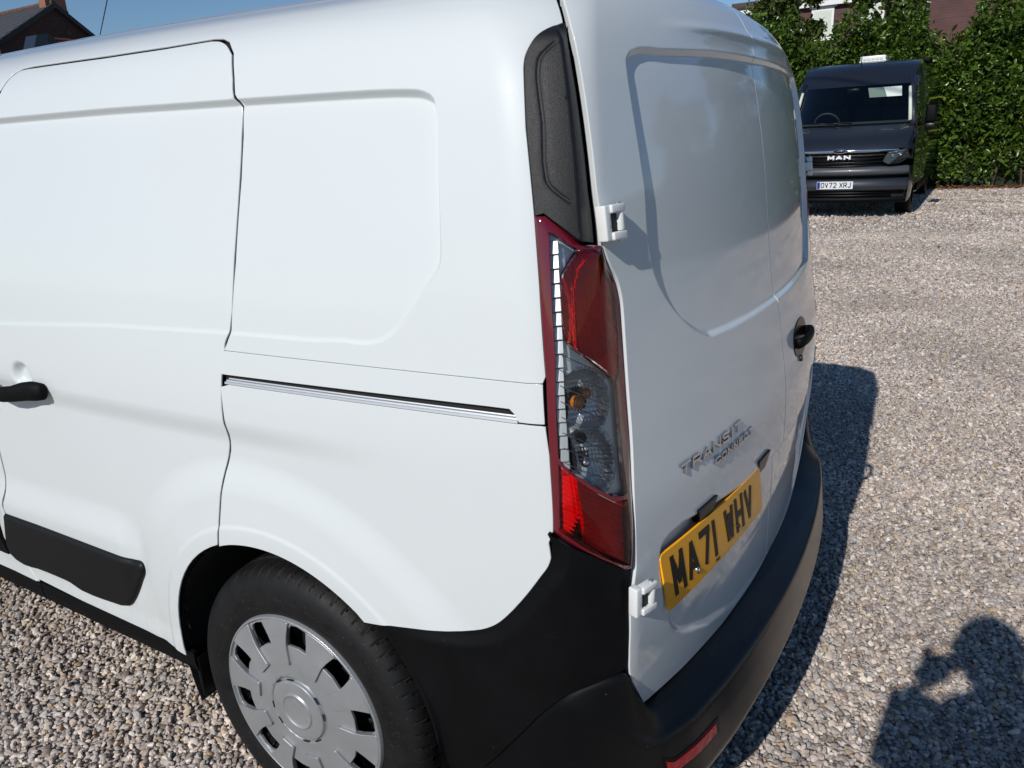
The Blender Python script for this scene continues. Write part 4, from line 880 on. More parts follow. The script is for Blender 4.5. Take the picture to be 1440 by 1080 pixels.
    for i in range(12):
        q = math.radians(i * 30 + 8)
        if i % 3 == 2: continue
        bm = bmesh.new(); bm_box(bm, (.002, .004, .017), (-.0150, -.0755 * math.cos(q), .0755 * math.sin(q)), Matrix.Rotation(-q, 3, 'X')); from_bm('cover_slot', bm, M['black_shadow'], w, bevel=.0008, seg=1)
    return w
wheel = make_wheel('wheel', (-.885, .0, .326))
def copy_part(o, parent):
    c = o.copy(); COL.objects.link(c); c.parent = parent; return c
for loc, rz in (((.885, .0, .326), math.pi), ((-.885, 2.662, .326), 0), ((.885, 2.662, .326), math.pi)):
    w2 = copy_part(wheel, van); w2.location = loc; w2.rotation_euler = (0, 0, rz)
    for ch in [c for c in bpy.data.objects if c.parent == wheel]: copy_part(ch, w2)

# ------------------------------------------------------------------ nose of the van (out of the photograph, seen only from a step aside)
def loft(name, secs, mat, parent, smooth=True, close=True):
    """secs: list of section polylines with the same count"""
    V = [p for s in secs for p in s]; n = len(secs[0]); F = []
    for i in range(len(secs) - 1):
        for j in range(n - 1): F.append((i*n+j, i*n+j+1, (i+1)*n+j+1, (i+1)*n+j))
    o = mesh_np(name, V, F, mat, parent, smooth); return o
fw = lambda y: .895 - .05 * max(0, y - 1.6)**2
half = lambda y, zt: [(x * fw(y), y, z) for x, z in ((-1.0, .30), (-1.01, .6), (-1.0, .9), (-.975, zt - .06), (-.90, zt - .012), (-.6, zt + .01), (0, zt + .02), (.6, zt + .01), (.90, zt - .012), (.975, zt - .06), (1.0, .9), (1.01, .6), (1.0, .30))]
loft('bonnet', [half(2.20, 1.19)[3:10], half(2.5, 1.14)[3:10], half(2.9, 1.05)[3:10], half(3.25, .94)[3:10], [(x * .9, 3.44, min(z, .80)) for x, y, z in half(3.4, .84)][3:10]], M['white'], van)
for sg in (-1, 1):
    pts_ = [(-2.86, .62), (-2.86, 1.10), (-3.3, 1.05), (-3.9, .92), (-4.05, .75), (-4.02, .45), (-3.70, .40)] + [(-3.24 - .37 * math.cos(a), .345 + .37 * math.sin(a)) for a in np.linspace(math.pi * .97, .1, 14)] + [(-2.80, .42)]
    if sg < 0: fw_ = panel('front_wing', pts_, fbase(), M['white'], van, spacing=.05)
mirrored(fw_)
loft('front_bumper', [[(x * .86, 3.30 + .12 * (1 - abs(x)**3) + .06 * k, z) for x in np.linspace(-1, 1, 15)] for k, z in ((-1, .22), (.6, .30), (1, .45), (1, .62), (.4, .80), (0, .95))], M['black'], van)
loft('windscreen', [[(x * w_, y - .10 * abs(x)**2, z) for x in np.linspace(-1, 1, 13)] for w_, y, z in ((.60, 1.72, 1.735), (.68, 1.95, 1.52), (.76, 2.2, 1.25), (.80, 2.34, 1.14))], M['glass_dark'], van)
loft('windscreen_header', [[(x * w_, y - .10 * abs(x)**2, z) for x in np.linspace(-1, 1, 13)] for w_, y, z in ((.62, 1.5, 1.778), (.62, 1.72, 1.742))], M['white'], van)
for sg in (-1, 1):
    tube('a_pillar', [(sg * .62, 1.62, 1.735), (sg * .72, 1.95, 1.50), (sg * .80, 2.25, 1.22)], [.05, .045, .05], M['white'], van)
    mb = bmesh.new(); bmesh.ops.create_uvsphere(mb, u_segments=16, v_segments=10, radius=1, matrix=Matrix.Translation((sg * 1.02, 2.12, 1.14)) @ Matrix.Diagonal((.10, .06, .13, 1))); from_bm('door_mirror', mb, M['black'], van)
    hl = bmesh.new(); bmesh.ops.create_uvsphere(hl, u_segments=16, v_segments=10, radius=1, matrix=Matrix.Translation((sg * .70, 3.30, .82)) @ Matrix.Diagonal((.14, .16, .12, 1))); from_bm('headlight', hl, M['glass_dark'], van)
# ------------------------------------------------------------------ ground: gravel yard
def gravel_ground_mat():
    m, N, L, b = nodes_of('gravel_ground'); b.inputs['Roughness'].default_value = 0.9; b.inputs['Specular IOR Level'].default_value = .25
    tc = N.new('ShaderNodeTexCoord')
    v = N.new('ShaderNodeTexVoronoi'); v.inputs['Scale'].default_value = 52; v.inputs['Randomness'].default_value = 1; L.new(tc.outputs['Object'], v.inputs['Vector'])
    r = N.new('ShaderNodeValToRGB'); e = r.color_ramp.elements; e[0].color = (.22, .20, .18, 1); e[1].color = (.60, .56, .52, 1)
    k = r.color_ramp.elements.new(.45); k.color = (.36, .33, .305, 1); k = r.color_ramp.elements.new(.75); k.color = (.47, .435, .40, 1)
    sp = N.new('ShaderNodeSeparateColor'); L.new(v.outputs['Color'], sp.inputs[0]); L.new(sp.outputs[0], r.inputs[0])
    n = N.new('ShaderNodeTexNoise'); n.inputs['Scale'].default_value = .55; n.inputs['Detail'].default_value = 5; L.new(tc.outputs['Object'], n.inputs['Vector'])
    mr = N.new('ShaderNodeMapRange'); mr.inputs[1].default_value = .3; mr.inputs[2].default_value = .7; mr.inputs[3].default_value = .84; mr.inputs[4].default_value = 1.12; L.new(n.outputs[0], mr.inputs[0])
    sc = N.new('ShaderNodeVectorMath'); sc.operation = 'SCALE'; L.new(r.outputs[0], sc.inputs[0]); L.new(mr.outputs[0], sc.inputs['Scale']); L.new(sc.outputs[0], b.inputs['Base Color'])
    v2 = N.new('ShaderNodeTexVoronoi'); v2.feature = 'DISTANCE_TO_EDGE'; v2.inputs['Scale'].default_value = 52; L.new(tc.outputs['Object'], v2.inputs['Vector'])
    p = N.new('ShaderNodeMapRange'); p.inputs[1].default_value = 0; p.inputs[2].default_value = .25; L.new(v2.outputs[0], p.inputs[0])
    bp = N.new('ShaderNodeBump'); bp.inputs['Strength'].default_value = 1; bp.inputs['Distance'].default_value = .004; L.new(p.outputs[0], bp.inputs['Height']); L.new(bp.outputs[0], b.inputs['Normal'])
    return m
def ground_z(x, y): return 0.010 * math.sin(x * .55 + 1) * math.cos(y * .47) + .006 * math.sin(x * 1.7 + y * 1.3)
gx = np.concatenate([[-400, -120, -40], np.arange(-14, 30.1, .5), [45, 120, 400]]); gy = np.concatenate([[-400, -120, -40], np.arange(-16, 30.1, .5), [45, 120, 400]])
GX, GY = np.meshgrid(gx, gy); near = sm(30, 20, np.hypot(GX - 3, GY)); GZ = (0.010 * np.sin(GX * .55 + 1) * np.cos(GY * .47) + .006 * np.sin(GX * 1.7 + GY * 1.3)) * near - .012
i = np.arange(len(gy) - 1)[:, None] * len(gx) + np.arange(len(gx) - 1)[None]; F = np.stack([i, i + 1, i + len(gx) + 1, i + len(gx)], -1).reshape(-1, 4)
ground = mesh_np('ground', np.stack([GX, GY, GZ], -1).reshape(-1, 3), F, gravel_ground_mat(), None); ground['kind'] = 'structure'

# loose stones as real pieces: one object of instanced pebbles
def pebble_mat():
    m, N, L, b = nodes_of('pebble'); b.inputs['Roughness'].default_value = .85; b.inputs['Specular IOR Level'].default_value = .18
    oi = N.new('ShaderNodeObjectInfo'); r = N.new('ShaderNodeValToRGB'); r.color_ramp.interpolation = 'LINEAR'
    cols = [(p_, (min(c_[0] * 1.28, .8), min(c_[1] * 1.275, .8), min(c_[2] * 1.28, .8))) for p_, c_ in [(0, (0.187, 0.153, 0.132)), (.18, (0.308, 0.255, 0.221)), (.4, (0.396, 0.337, 0.291)), (.6, (.30, .285, .275)), (.78, (0.495, 0.428, 0.367)), (.90, (0.594, 0.530, 0.461)), (.955, (.34, .24, .15)), (1, (.42, .34, .24))]]
    e = r.color_ramp.elements
    e[0].position = 0; e[0].color = (*cols[0][1], 1); e[1].position = 1; e[1].color = (*cols[-1][1], 1)
    for p, c in cols[1:-1]: k = e.new(p); k.color = (*c, 1)
    L.new(oi.outputs['Random'], r.inputs[0])
    tc = N.new('ShaderNodeTexCoord'); n = N.new('ShaderNodeTexNoise'); n.inputs['Scale'].default_value = 2.2; n.inputs['Detail'].default_value = 6; n.inputs['Roughness'].default_value = .7; L.new(tc.outputs['Object'], n.inputs['Vector'])
    mr = N.new('ShaderNodeMapRange'); mr.inputs[1].default_value = .3; mr.inputs[2].default_value = .7; mr.inputs[3].default_value = .68; mr.inputs[4].default_value = 1.28; L.new(n.outputs[0], mr.inputs[0])
    n2 = N.new('ShaderNodeTexNoise'); n2.inputs['Scale'].default_value = .9; n2.inputs['Detail'].default_value = 5; L.new(oi.outputs['Location'], n2.inputs['Vector'])
    m2 = N.new('ShaderNodeMapRange'); m2.inputs[1].default_value = .35; m2.inputs[2].default_value = .65; m2.inputs[3].default_value = .84; m2.inputs[4].default_value = 1.14; L.new(n2.outputs[0], m2.inputs[0]); m3 = N.new('ShaderNodeMath'); m3.operation = 'MULTIPLY'; L.new(mr.outputs[0], m3.inputs[0]); L.new(m2.outputs[0], m3.inputs[1]); mr = m3
    sc = N.new('ShaderNodeVectorMath'); sc.operation = 'SCALE'; L.new(r.outputs[0], sc.inputs[0]); L.new(mr.outputs[0], sc.inputs['Scale']); L.new(sc.outputs[0], b.inputs['Base Color'])
    return m
PEB = pebble_mat(); peb_col = bpy.data.collections.new('pebble_shapes')
for k in range(9):
    bm = bmesh.new(); bmesh.ops.create_icosphere(bm, subdivisions=2, radius=1.0); sx, sy, sz = random.uniform(.85, 1.15), random.uniform(.6, .85), random.uniform(.42, .62)
    cuts = [(Vector((random.gauss(0, 1), random.gauss(0, 1), random.gauss(0, 1))).normalized(), random.uniform(.55, .85)) for _ in range(9)]
    for v in bm.verts:
        for nn, dd in cuts:
            t = v.co.dot(nn)
            if t > dd: v.co -= nn * (t - dd)
        v.co += v.co.normalized() * noise.noise(v.co * 1.6 + Vector((k * 9, 0, 0))) * .12
        v.co.x *= sx; v.co.y *= sy; v.co.z *= sz
    me = bpy.data.meshes.new('pebble_shape'); bm.to_mesh(me); bm.free(); me.materials.append(PEB)
    me.polygons.foreach_set('use_smooth', np.ones(len(me.polygons), bool)); me.set_sharp_from_angle(angle=math.radians(28))
    o = bpy.data.objects.new('pebble_shape', me); peb_col.objects.link(o)
def scatter(name, pts, size, collection, rot3=True, kind='stuff', parent=None, tilt=.5, mats=None):
    """pts (n,3), size (n,): one object whose geometry nodes put a random member of the collection at every point"""
    me = bpy.data.meshes.new(name); me.vertices.add(len(pts)); me.vertices.foreach_set('co', np.asarray(pts, np.float32).ravel())
    a = me.attributes.new('size', 'FLOAT', 'POINT'); a.data.foreach_set('value', np.asarray(size, np.float32))
    n = len(pts); rot = np.stack([RNG.normal(0, tilt, n), RNG.normal(0, tilt, n), RNG.uniform(0, 2 * math.pi, n)], 1) if not isinstance(rot3, np.ndarray) else rot3
    a = me.attributes.new('turn', 'FLOAT_VECTOR', 'POINT'); a.data.foreach_set('vector', rot.astype(np.float32).ravel())
    o = bpy.data.objects.new(name, me); COL.objects.link(o)
    if parent: o.parent = parent
    if kind: o['kind'] = kind
    g = bpy.data.node_groups.new(name + '_nodes', 'GeometryNodeTree'); g.interface.new_socket('Geometry', in_out='INPUT', socket_type='NodeSocketGeometry'); g.interface.new_socket('Geometry', in_out='OUTPUT', socket_type='NodeSocketGeometry')
    N = g.nodes; L = g.links; gi = N.new('NodeGroupInput'); go = N.new('NodeGroupOutput'); ip = N.new('GeometryNodeInstanceOnPoints')
    ci = N.new('GeometryNodeCollectionInfo'); ci.inputs['Collection'].default_value = collection; ci.inputs['Separate Children'].default_value = True; ci.inputs['Reset Children'].default_value = True
    L.new(gi.outputs[0], ip.inputs['Points']); L.new(ci.outputs[0], ip.inputs['Instance']); ip.inputs['Pick Instance'].default_value = True
    ri = N.new('FunctionNodeRandomValue'); ri.data_type = 'INT'; ri.inputs[4].default_value = 0; ri.inputs[5].default_value = max(0, len(collection.objects) - 1); L.new(ri.outputs[2], ip.inputs['Instance Index'])
    s_ = N.new('GeometryNodeInputNamedAttribute'); s_.data_type = 'FLOAT'; s_.inputs[0].default_value = 'size'
    t_ = N.new('GeometryNodeInputNamedAttribute'); t_.data_type = 'FLOAT_VECTOR'; t_.inputs[0].default_value = 'turn'
    L.new(s_.outputs[0], ip.inputs['Scale']); L.new(t_.outputs[0], ip.inputs['Rotation']); L.new(ip.outputs[0], go.inputs[0])
    md = o.modifiers.new('scatter', 'NODES'); md.node_group = g
    return o
def jitter(x0, x1, y0, y1, step, amt=.5):
    X, Y = np.meshgrid(np.arange(x0, x1, step), np.arange(y0, y1, step * .87)); X = X + (np.arange(X.shape[0]) % 2)[:, None] * step * .5
    X = X.ravel() + RNG.uniform(-amt, amt, X.size) * step; Y = Y.ravel() + RNG.uniform(-amt, amt, Y.size) * step; return X, Y
def zg(X, Y): return 0.010 * np.sin(X * .55 + 1) * np.cos(Y * .47) + .006 * np.sin(X * 1.7 + Y * 1.3) - .012
cx, cy = CAM_POS.x, CAM_POS.y
P_ = []; S_ = []
for (d0, d1, step, size, box_) in ((0, 4.6, .0145, .0101, (-2.8, 3.2, -4.2, 3.6)), (4.6, 7.5, .0180, .0116, (-1.9, 6.5, -6.0, 6.5)), (7.5, 12.0, .027, .0155, (2.0, 11.0, -8, 8)), (12.0, 20.0, .055, .024, (6.0, 17.3, -9, 9))):
    X, Y = jitter(*box_, step); D = np.hypot(X - cx, Y - cy); az = (np.degrees(np.arctan2(X - cx, Y - cy)) + 360) % 360
    k = (D >= d0) & (D < d1) & (((az > 4) & (az < 128)) | (D < 1.2))
    k &= ~((X > -.62) & (X < .62) & (Y > .2) & (Y < 3.2))
    X, Y = X[k], Y[k]; n = len(X); sz = size * np.exp(RNG.normal(0, .24, n)); z = zg(X, Y) + sz * .18 + RNG.uniform(0, .004, n)
    P_.append(np.stack([X, Y, z], 1)); S_.append(sz)
    if d1 < 7:
        k = RNG.random(n) < .30; P_.append(np.stack([X[k] + .006, Y[k] + .005, z[k] + .006], 1)); S_.append(sz[k] * .9)
PTS = np.vstack(P_); SZ = np.concatenate(S_)
gravel = scatter('gravel', PTS, SZ, peb_col, tilt=.45)
# ------------------------------------------------------------------ hedge and trees beyond the yard
def leaf_mat(name, c1, c2, c3):
    m, N, L, b = nodes_of(name); b.inputs['Roughness'].default_value = .30; b.inputs['Specular IOR Level'].default_value = .55
    oi = N.new('ShaderNodeObjectInfo'); r = N.new('ShaderNodeValToRGB'); e = r.color_ramp.elements; e[0].color = (*c1, 1); e[1].color = (*c3, 1); k = e.new(.6); k.color = (*c2, 1); k = e.new(.9); k.color = (*[a * 1.25 for a in c2], 1)
    L.new(oi.outputs['Random'], r.inputs[0]); L.new(r.outputs[0], b.inputs['Base Color'])
    t = N.new('ShaderNodeBsdfTranslucent'); L.new(r.outputs[0], t.inputs[0]); mx = N.new('ShaderNodeMixShader'); mx.inputs[0].default_value = .22
    o = [n for n in N if n.type == 'OUTPUT_MATERIAL'][0]; L.new(b.outputs[0], mx.inputs[1]); L.new(t.outputs[0], mx.inputs[2]); L.new(mx.outputs[0], o.inputs[0]); return m
LEAF = leaf_mat('laurel_leaf', (.036, .070, .009), (.080, .145, .018), (.21, .25, .035)); LEAF2 = leaf_mat('tree_leaf', (.030, .048, .012), (.060, .085, .016), (.14, .15, .03))
BARK = principled('bark', (.085, .062, .045), .85, var=.3, var_scale=9, bump=.01, bump_scale=30)
def leaf_collection(name, mat, n=5, ratio=.40, cluster=1):
    c = bpy.data.collections.new(name)
    for k in range(n):
        bm = bmesh.new()
        for q in range(cluster):
            R_ = Matrix.Rotation(random.uniform(0, 6.28), 4, 'Z') @ Matrix.Rotation(random.uniform(-.9, .9), 4, 'X') if cluster > 1 else Matrix.Identity(4); T_ = Vector((random.uniform(-.4, .4), random.uniform(-.4, .4), random.uniform(-.4, .4))) if cluster > 1 else Vector((0, 0, 0))
            w = ratio * random.uniform(.85, 1.15); cv = random.uniform(.08, .22); rows = [(0, 0), (.22, .8), (.55, 1.0), (.82, .62), (1.0, 0)]; L_ = []
            for t, ww in rows:
                z = -cv * (t - .2)**2 * 1.4
                if ww == 0: L_.append([bm.verts.new(T_ + R_.to_3x3() @ Vector((0, t, z)))])
                else: L_.append([bm.verts.new(T_ + R_.to_3x3() @ Vector((sx * w * .5 * ww, t, z + abs(sx) * .07 * ww))) for sx in (-1, 0, 1)])
            for a, b_ in zip(L_[:-1], L_[1:]):
                if len(a) == 1: bm.faces.new((a[0], b_[1], b_[0])); bm.faces.new((a[0], b_[2], b_[1]))
                elif len(b_) == 1: bm.faces.new((a[0], a[1], b_[0])); bm.faces.new((a[1], a[2], b_[0]))
                else: bm.faces.new((a[0], a[1], b_[1], b_[0])); bm.faces.new((a[1], a[2], b_[2], b_[1]))
        me = bpy.data.meshes.new('leaf_shape'); bm.to_mesh(me); bm.free(); me.materials.append(mat); me.polygons.foreach_set('use_smooth', np.ones(len(me.polygons), bool)); c.objects.link(bpy.data.objects.new('leaf_shape', me))
    return c
LC = leaf_collection('laurel_leaves', LEAF, 6, .36); LC2 = leaf_collection('tree_leaves', LEAF2, 5, .5, 3)
def hn(x, y, z, s=1.0, o=0.0): return noise.noise(Vector((x * s + o, y * s - o, z * s)))
def hedge_points(p0, p1, h_of, density, depth=1.1, leaf=.12, seed=1, lump=.30):
    """leaves spread through the outer skin of a clipped but shaggy hedge running from p0 to p1 (front face to the left of travel)"""
    rg = np.random.default_rng(seed); p0 = np.array(p0); p1 = np.array(p1); Ln = np.hypot(*(p1 - p0)); t = (p1 - p0) / Ln; nrm_ = np.array([-t[1], t[0]])
    n = int(Ln * 4.5 * density); u = rg.uniform(0, Ln, n); hh = np.array([h_of(a) for a in np.linspace(0, Ln, 400)]); H = np.interp(u, np.linspace(0, Ln, 400), hh)
    z = rg.uniform(0.02, 1.0, n)**.85 * (H + .25); dp = rg.exponential(.15, n)
    f = np.array([hn(a, b, 3, .9, seed) * lump * 1.5 + hn(a, b, 7, 2.6, seed) * lump * .9 + hn(a, b, 11, 6, seed) * lump * .35 for a, b in zip(u, z)])
    top = sm(H - .5, H + .3, z); dp2 = dp + top * rg.uniform(0, depth, n)
    keep = (z < H + .15 * rg.normal(0, 1, n)) & ~((z > H) & (rg.random(n) < .6))
    X = p0[0] + t[0] * u + nrm_[0] * (f - dp2); Y = p0[1] + t[1] * u + nrm_[1] * (f - dp2); P = np.stack([X, Y, z], 1)[keep]; k = len(P)
    az = math.atan2(nrm_[0], -nrm_[1]) * 0 + math.atan2(nrm_[1], nrm_[0]) - math.pi / 2     # turns leaf +y towards the outside
    rot = np.stack([rg.normal(.35, .75, k), rg.normal(0, .7, k), az + rg.normal(0, .9, k)], 1)
    return P, leaf * np.exp(rg.normal(0, .25, k)), rot
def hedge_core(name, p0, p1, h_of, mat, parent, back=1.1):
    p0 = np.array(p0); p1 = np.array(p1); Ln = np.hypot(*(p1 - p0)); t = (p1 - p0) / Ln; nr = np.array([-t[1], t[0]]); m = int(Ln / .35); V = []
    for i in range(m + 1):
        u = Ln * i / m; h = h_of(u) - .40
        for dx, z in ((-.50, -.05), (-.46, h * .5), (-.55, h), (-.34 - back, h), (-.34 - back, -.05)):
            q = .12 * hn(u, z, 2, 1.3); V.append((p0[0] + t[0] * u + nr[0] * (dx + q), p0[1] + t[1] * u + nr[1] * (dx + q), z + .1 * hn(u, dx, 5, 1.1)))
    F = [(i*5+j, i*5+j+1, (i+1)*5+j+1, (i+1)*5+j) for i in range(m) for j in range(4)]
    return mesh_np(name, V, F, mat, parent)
CORE = principled('inner_hedge_shade', (.014, .022, .008), .9, var=.4, var_scale=8)  # solid hedge core, shade between the leaves painted in as dark green
# long laurel hedge behind the dark van (front face looks towards -X)
H0 = (17.25, -26.0); H1 = (18.3, 9.5)
def h_back(u):
    y = -26 + u * 35.5 / 35.6
    b = float(np.interp(y, [-9, -.80, -.55, -.1, .10, .30, 1.95, 2.15, 2.75, 2.95, 9], [3.9, 3.85, 3.15, 3.0, 3.1, 3.65, 3.75, 3.25, 3.2, 3.85, 4.05])) + .10 * math.sin(y * 5.1) + .22 * hn(y, 1, 0, 1.9)
    if y < -9: b = b - 1.2 * min(1, (-9 - y) / 3)
    return b
hedge = empty('laurel_hedge', (17.6, 0, 0), label='tall glossy green laurel hedge along the back of the yard', cat='hedge')
P, s_, r_ = hedge_points(H0, H1, h_back, 900, seed=3, leaf=.125)
Yv = P[:, 1]; dens = np.where((Yv > -5) & (Yv < 5.5), 1.0, .22); k = RNG.random(len(P)) < dens; P, s_, r_ = P[k], np.where(((Yv > -6) & (Yv < 6.5))[k], s_[k], s_[k] * 1.7), r_[k]
o = scatter('foliage', P - np.array([17.6, 0, 0]), s_, LC, rot3=r_, parent=hedge); hc = hedge_core('shade_core', H0, H1, h_back, CORE, hedge); hc.location = (-17.6, 0, 0); hc['kind'] = 'stuff'
for i in range(26):
    y = -6 + i * .52; x = 17.45 + (y + 26) * .0296; tube('stem', [(x - 17.6, y, 0), (x - 17.5 + random.uniform(-.05, .05), y + random.uniform(-.1, .1), .6), (x - 17.3, y + random.uniform(-.2, .2), 1.6)], [.03, .025, .015], BARK, hedge, seg=6)
# brown dead leaves along its foot
dead = principled('dead_leaf', (.24, .10, .035), .7, var=.4, var_scale=.3); dead2 = leaf_collection('dead_leaves', dead, 4, .5)
n = 4200; y = RNG.uniform(-7, 7, n); x = 17.22 + (y + 26) * .0296 - np.abs(RNG.exponential(.22, n)) + .12
scatter('fallen_leaves', np.stack([x, y, zg(x, y) + .012 + RNG.uniform(0, .01, n)], 1), np.full(n, .085) * RNG.uniform(.6, 1.2, n), dead2, tilt=.25)
n = 90; y = RNG.uniform(-6, 1, n); x = RNG.uniform(3, 16, n)
scatter('stray_leaves', np.stack([x, y, zg(x, y) + .02], 1), np.full(n, .04) * RNG.uniform(.6, 1.4, n), dead2, tilt=.25)
# trees behind the hedge
def tree(x, y, h, crown, label, mat_c, n, leaf, seed, low=.45, group=None):
    rg = np.random.default_rng(seed); t = empty('garden_tree', (x, y, 0), label=label, cat='tree', group=group)
    pts = [(0, 0, 0), (rg.normal(0, .08), rg.normal(0, .08), h * .3), (rg.normal(0, .15), rg.normal(0, .15), h * .6), (rg.normal(0, .2), rg.normal(0, .2), h * .85)]
    tube('trunk', pts, [.16, .12, .08, .03], BARK, t, seg=8)
    tips = []
    for i in range(9):
        z0 = h * rg.uniform(.28, .75); a = rg.uniform(0, 6.28); l = crown * rg.uniform(.5, .95); tip = (math.cos(a) * l, math.sin(a) * l, z0 + h * rg.uniform(.05, .28)); tips.append(tip)
        tube('limb', [(0, 0, z0), (tip[0] * .5, tip[1] * .5, (z0 + tip[2]) / 2 + .1), tip], [.06, .04, .012], BARK, t, seg=6)
    C_ = []; 
    for i in range(34):
        a = rg.uniform(0, 6.28); q = rg.uniform(-1, 1); rr = rg.uniform(.45, 1) ** .5; C_.append((math.cos(a) * math.sqrt(1 - q * q) * crown * rr, math.sin(a) * math.sqrt(1 - q * q) * crown * rr, h * (low + 1) / 2 + q * h * (1 - low) / 2 * rr, crown * rg.uniform(.18, .38)))
    C_ = np.array(C_); idx = rg.integers(0, len(C_), n); v = rg.normal(0, 1, (n, 3)); v /= np.linalg.norm(v, axis=1)[:, None]; P = C_[idx, :3] + v * (C_[idx, 3] * rg.uniform(.55, 1.05, n))[:, None]
    rot = np.stack([rg.normal(0, .9, n), rg.normal(0, .9, n), rg.uniform(0, 6.28, n)], 1)
    scatter('crown', P, leaf * np.exp(rg.normal(0, .2, n)), mat_c, rot3=rot, parent=t)
    return t
TG_ = 'garden trees behind the hedge'
tree(20.0, 3.55, 5.4, .80, 'dark leafy tree beside the white window, over the left end of the hedge', LC2, 3800, .12, 5, group=TG_)
tree(20.4, 1.25, 6.0, .80, 'bushy tree above the roof of the dark grey van', LC2, 3600, .12, 8, group=TG_)
tree(20.0, -2.45, 5.4, 1.15, 'dense green tree above the right end of the hedge, right of the brick gable', LC2, 4200, .12, 13, group=TG_)
tree(19.2, -7.5, 7.5, 2.2, 'tall tree out to the right behind the hedge', LC2, 4000, .20, 17, low=.3, group=TG_)
tree(18.6, -12.5, 6.5, 2.0, 'rounded tree far to the right behind the hedge', LC2, 3500, .20, 19, low=.3, group=TG_)
# ------------------------------------------------------------------ houses
def brick_mat(name, c1, c2, mortar, scale=1.0):
    m, N, L, b = nodes_of(name); b.inputs['Roughness'].default_value = .85
    tc = N.new('ShaderNodeTexCoord'); sx = N.new('ShaderNodeSeparateXYZ'); L.new(tc.outputs['Object'], sx.inputs[0]); cb = N.new('ShaderNodeCombineXYZ'); ad = N.new('ShaderNodeMath'); ad.operation = 'ADD'
    L.new(sx.outputs[0], ad.inputs[0]); L.new(sx.outputs[1], ad.inputs[1]); L.new(ad.outputs[0], cb.inputs[0]); L.new(sx.outputs[2], cb.inputs[1])
    t = N.new('ShaderNodeTexBrick'); t.inputs['Scale'].default_value = 1; t.inputs['Brick Width'].default_value = .225; t.inputs['Row Height'].default_value = .075; t.inputs['Mortar Size'].default_value = .009; t.inputs['Color1'].default_value = (*c1, 1); t.inputs['Color2'].default_value = (*c2, 1); t.inputs['Mortar'].default_value = (*mortar, 1)
    L.new(cb.outputs[0], t.inputs['Vector']); n = N.new('ShaderNodeTexNoise'); n.inputs['Scale'].default_value = 1.3; n.inputs['Detail'].default_value = 6; L.new(tc.outputs['Object'], n.inputs['Vector'])
    mr = N.new('ShaderNodeMapRange'); mr.inputs[3].default_value = .6; mr.inputs[4].default_value = 1.4; L.new(n.outputs[0], mr.inputs[0]); sc = N.new('ShaderNodeVectorMath'); sc.operation = 'SCALE'; L.new(t.outputs[0], sc.inputs[0]); L.new(mr.outputs[0], sc.inputs['Scale']); L.new(sc.outputs[0], b.inputs['Base Color'])
    bp = N.new('ShaderNodeBump'); bp.inputs['Distance'].default_value = .008; bp.invert = True; L.new(t.outputs['Fac'], bp.inputs['Height']); L.new(bp.outputs[0], b.inputs['Normal']); return m
M['brick_dark'] = brick_mat('dark_red_brick', (.085, .030, .022), (.060, .024, .020), (.07, .06, .055)); M['brick_red'] = brick_mat('maroon_brick', (.125, .050, .046), (.095, .040, .040), (.10, .075, .07)); M['brick_orange'] = brick_mat('orange_brick', (.32, .11, .05), (.24, .085, .045), (.22, .19, .16))
M['render_white'] = principled('white_render', (.74, .73, .70), .85, var=.05, var_scale=2, bump=.004, bump_scale=60); M['slate'] = principled('slate', (.06, .06, .063), .6, var=.25, var_scale=3.5, bump=.002, bump_scale=40); M['wood_white'] = principled('white_window_frame', (.78, .78, .76), .4)
M['fascia_brown'] = principled('brown_fascia', (.055, .035, .028), .6, var=.2, var_scale=4); M['board_black'] = principled('black_bargeboard', (.012, .012, .013), .5); M['curtain'] = principled('pale_curtain', (.62, .66, .58), .8, var=.05, var_scale=5)
M['ridge'] = principled('red_ridge_tile', (.13, .055, .04), .8, var=.2, var_scale=6); M['moss'] = principled('mossy_tile', (.07, .07, .045), .9, var=.4, var_scale=12)
GL = principled('window_glass', (.02, .024, .026), .04, spec=.8)
def quad_prism(name, bl, mat, parent, bevel=0): bm = bmesh.new(); vs = [bm.verts.new(p) for p in bl]; n = len(vs) // 2; bm.faces.new(vs[:n]); bm.faces.new(vs[n:][::-1]); [bm.faces.new((vs[i], vs[n + i], vs[n + (i + 1) % n], vs[(i + 1) % n])) for i in range(n)]; return from_bm(name, bm, mat, parent, smooth=False, bevel=bevel)
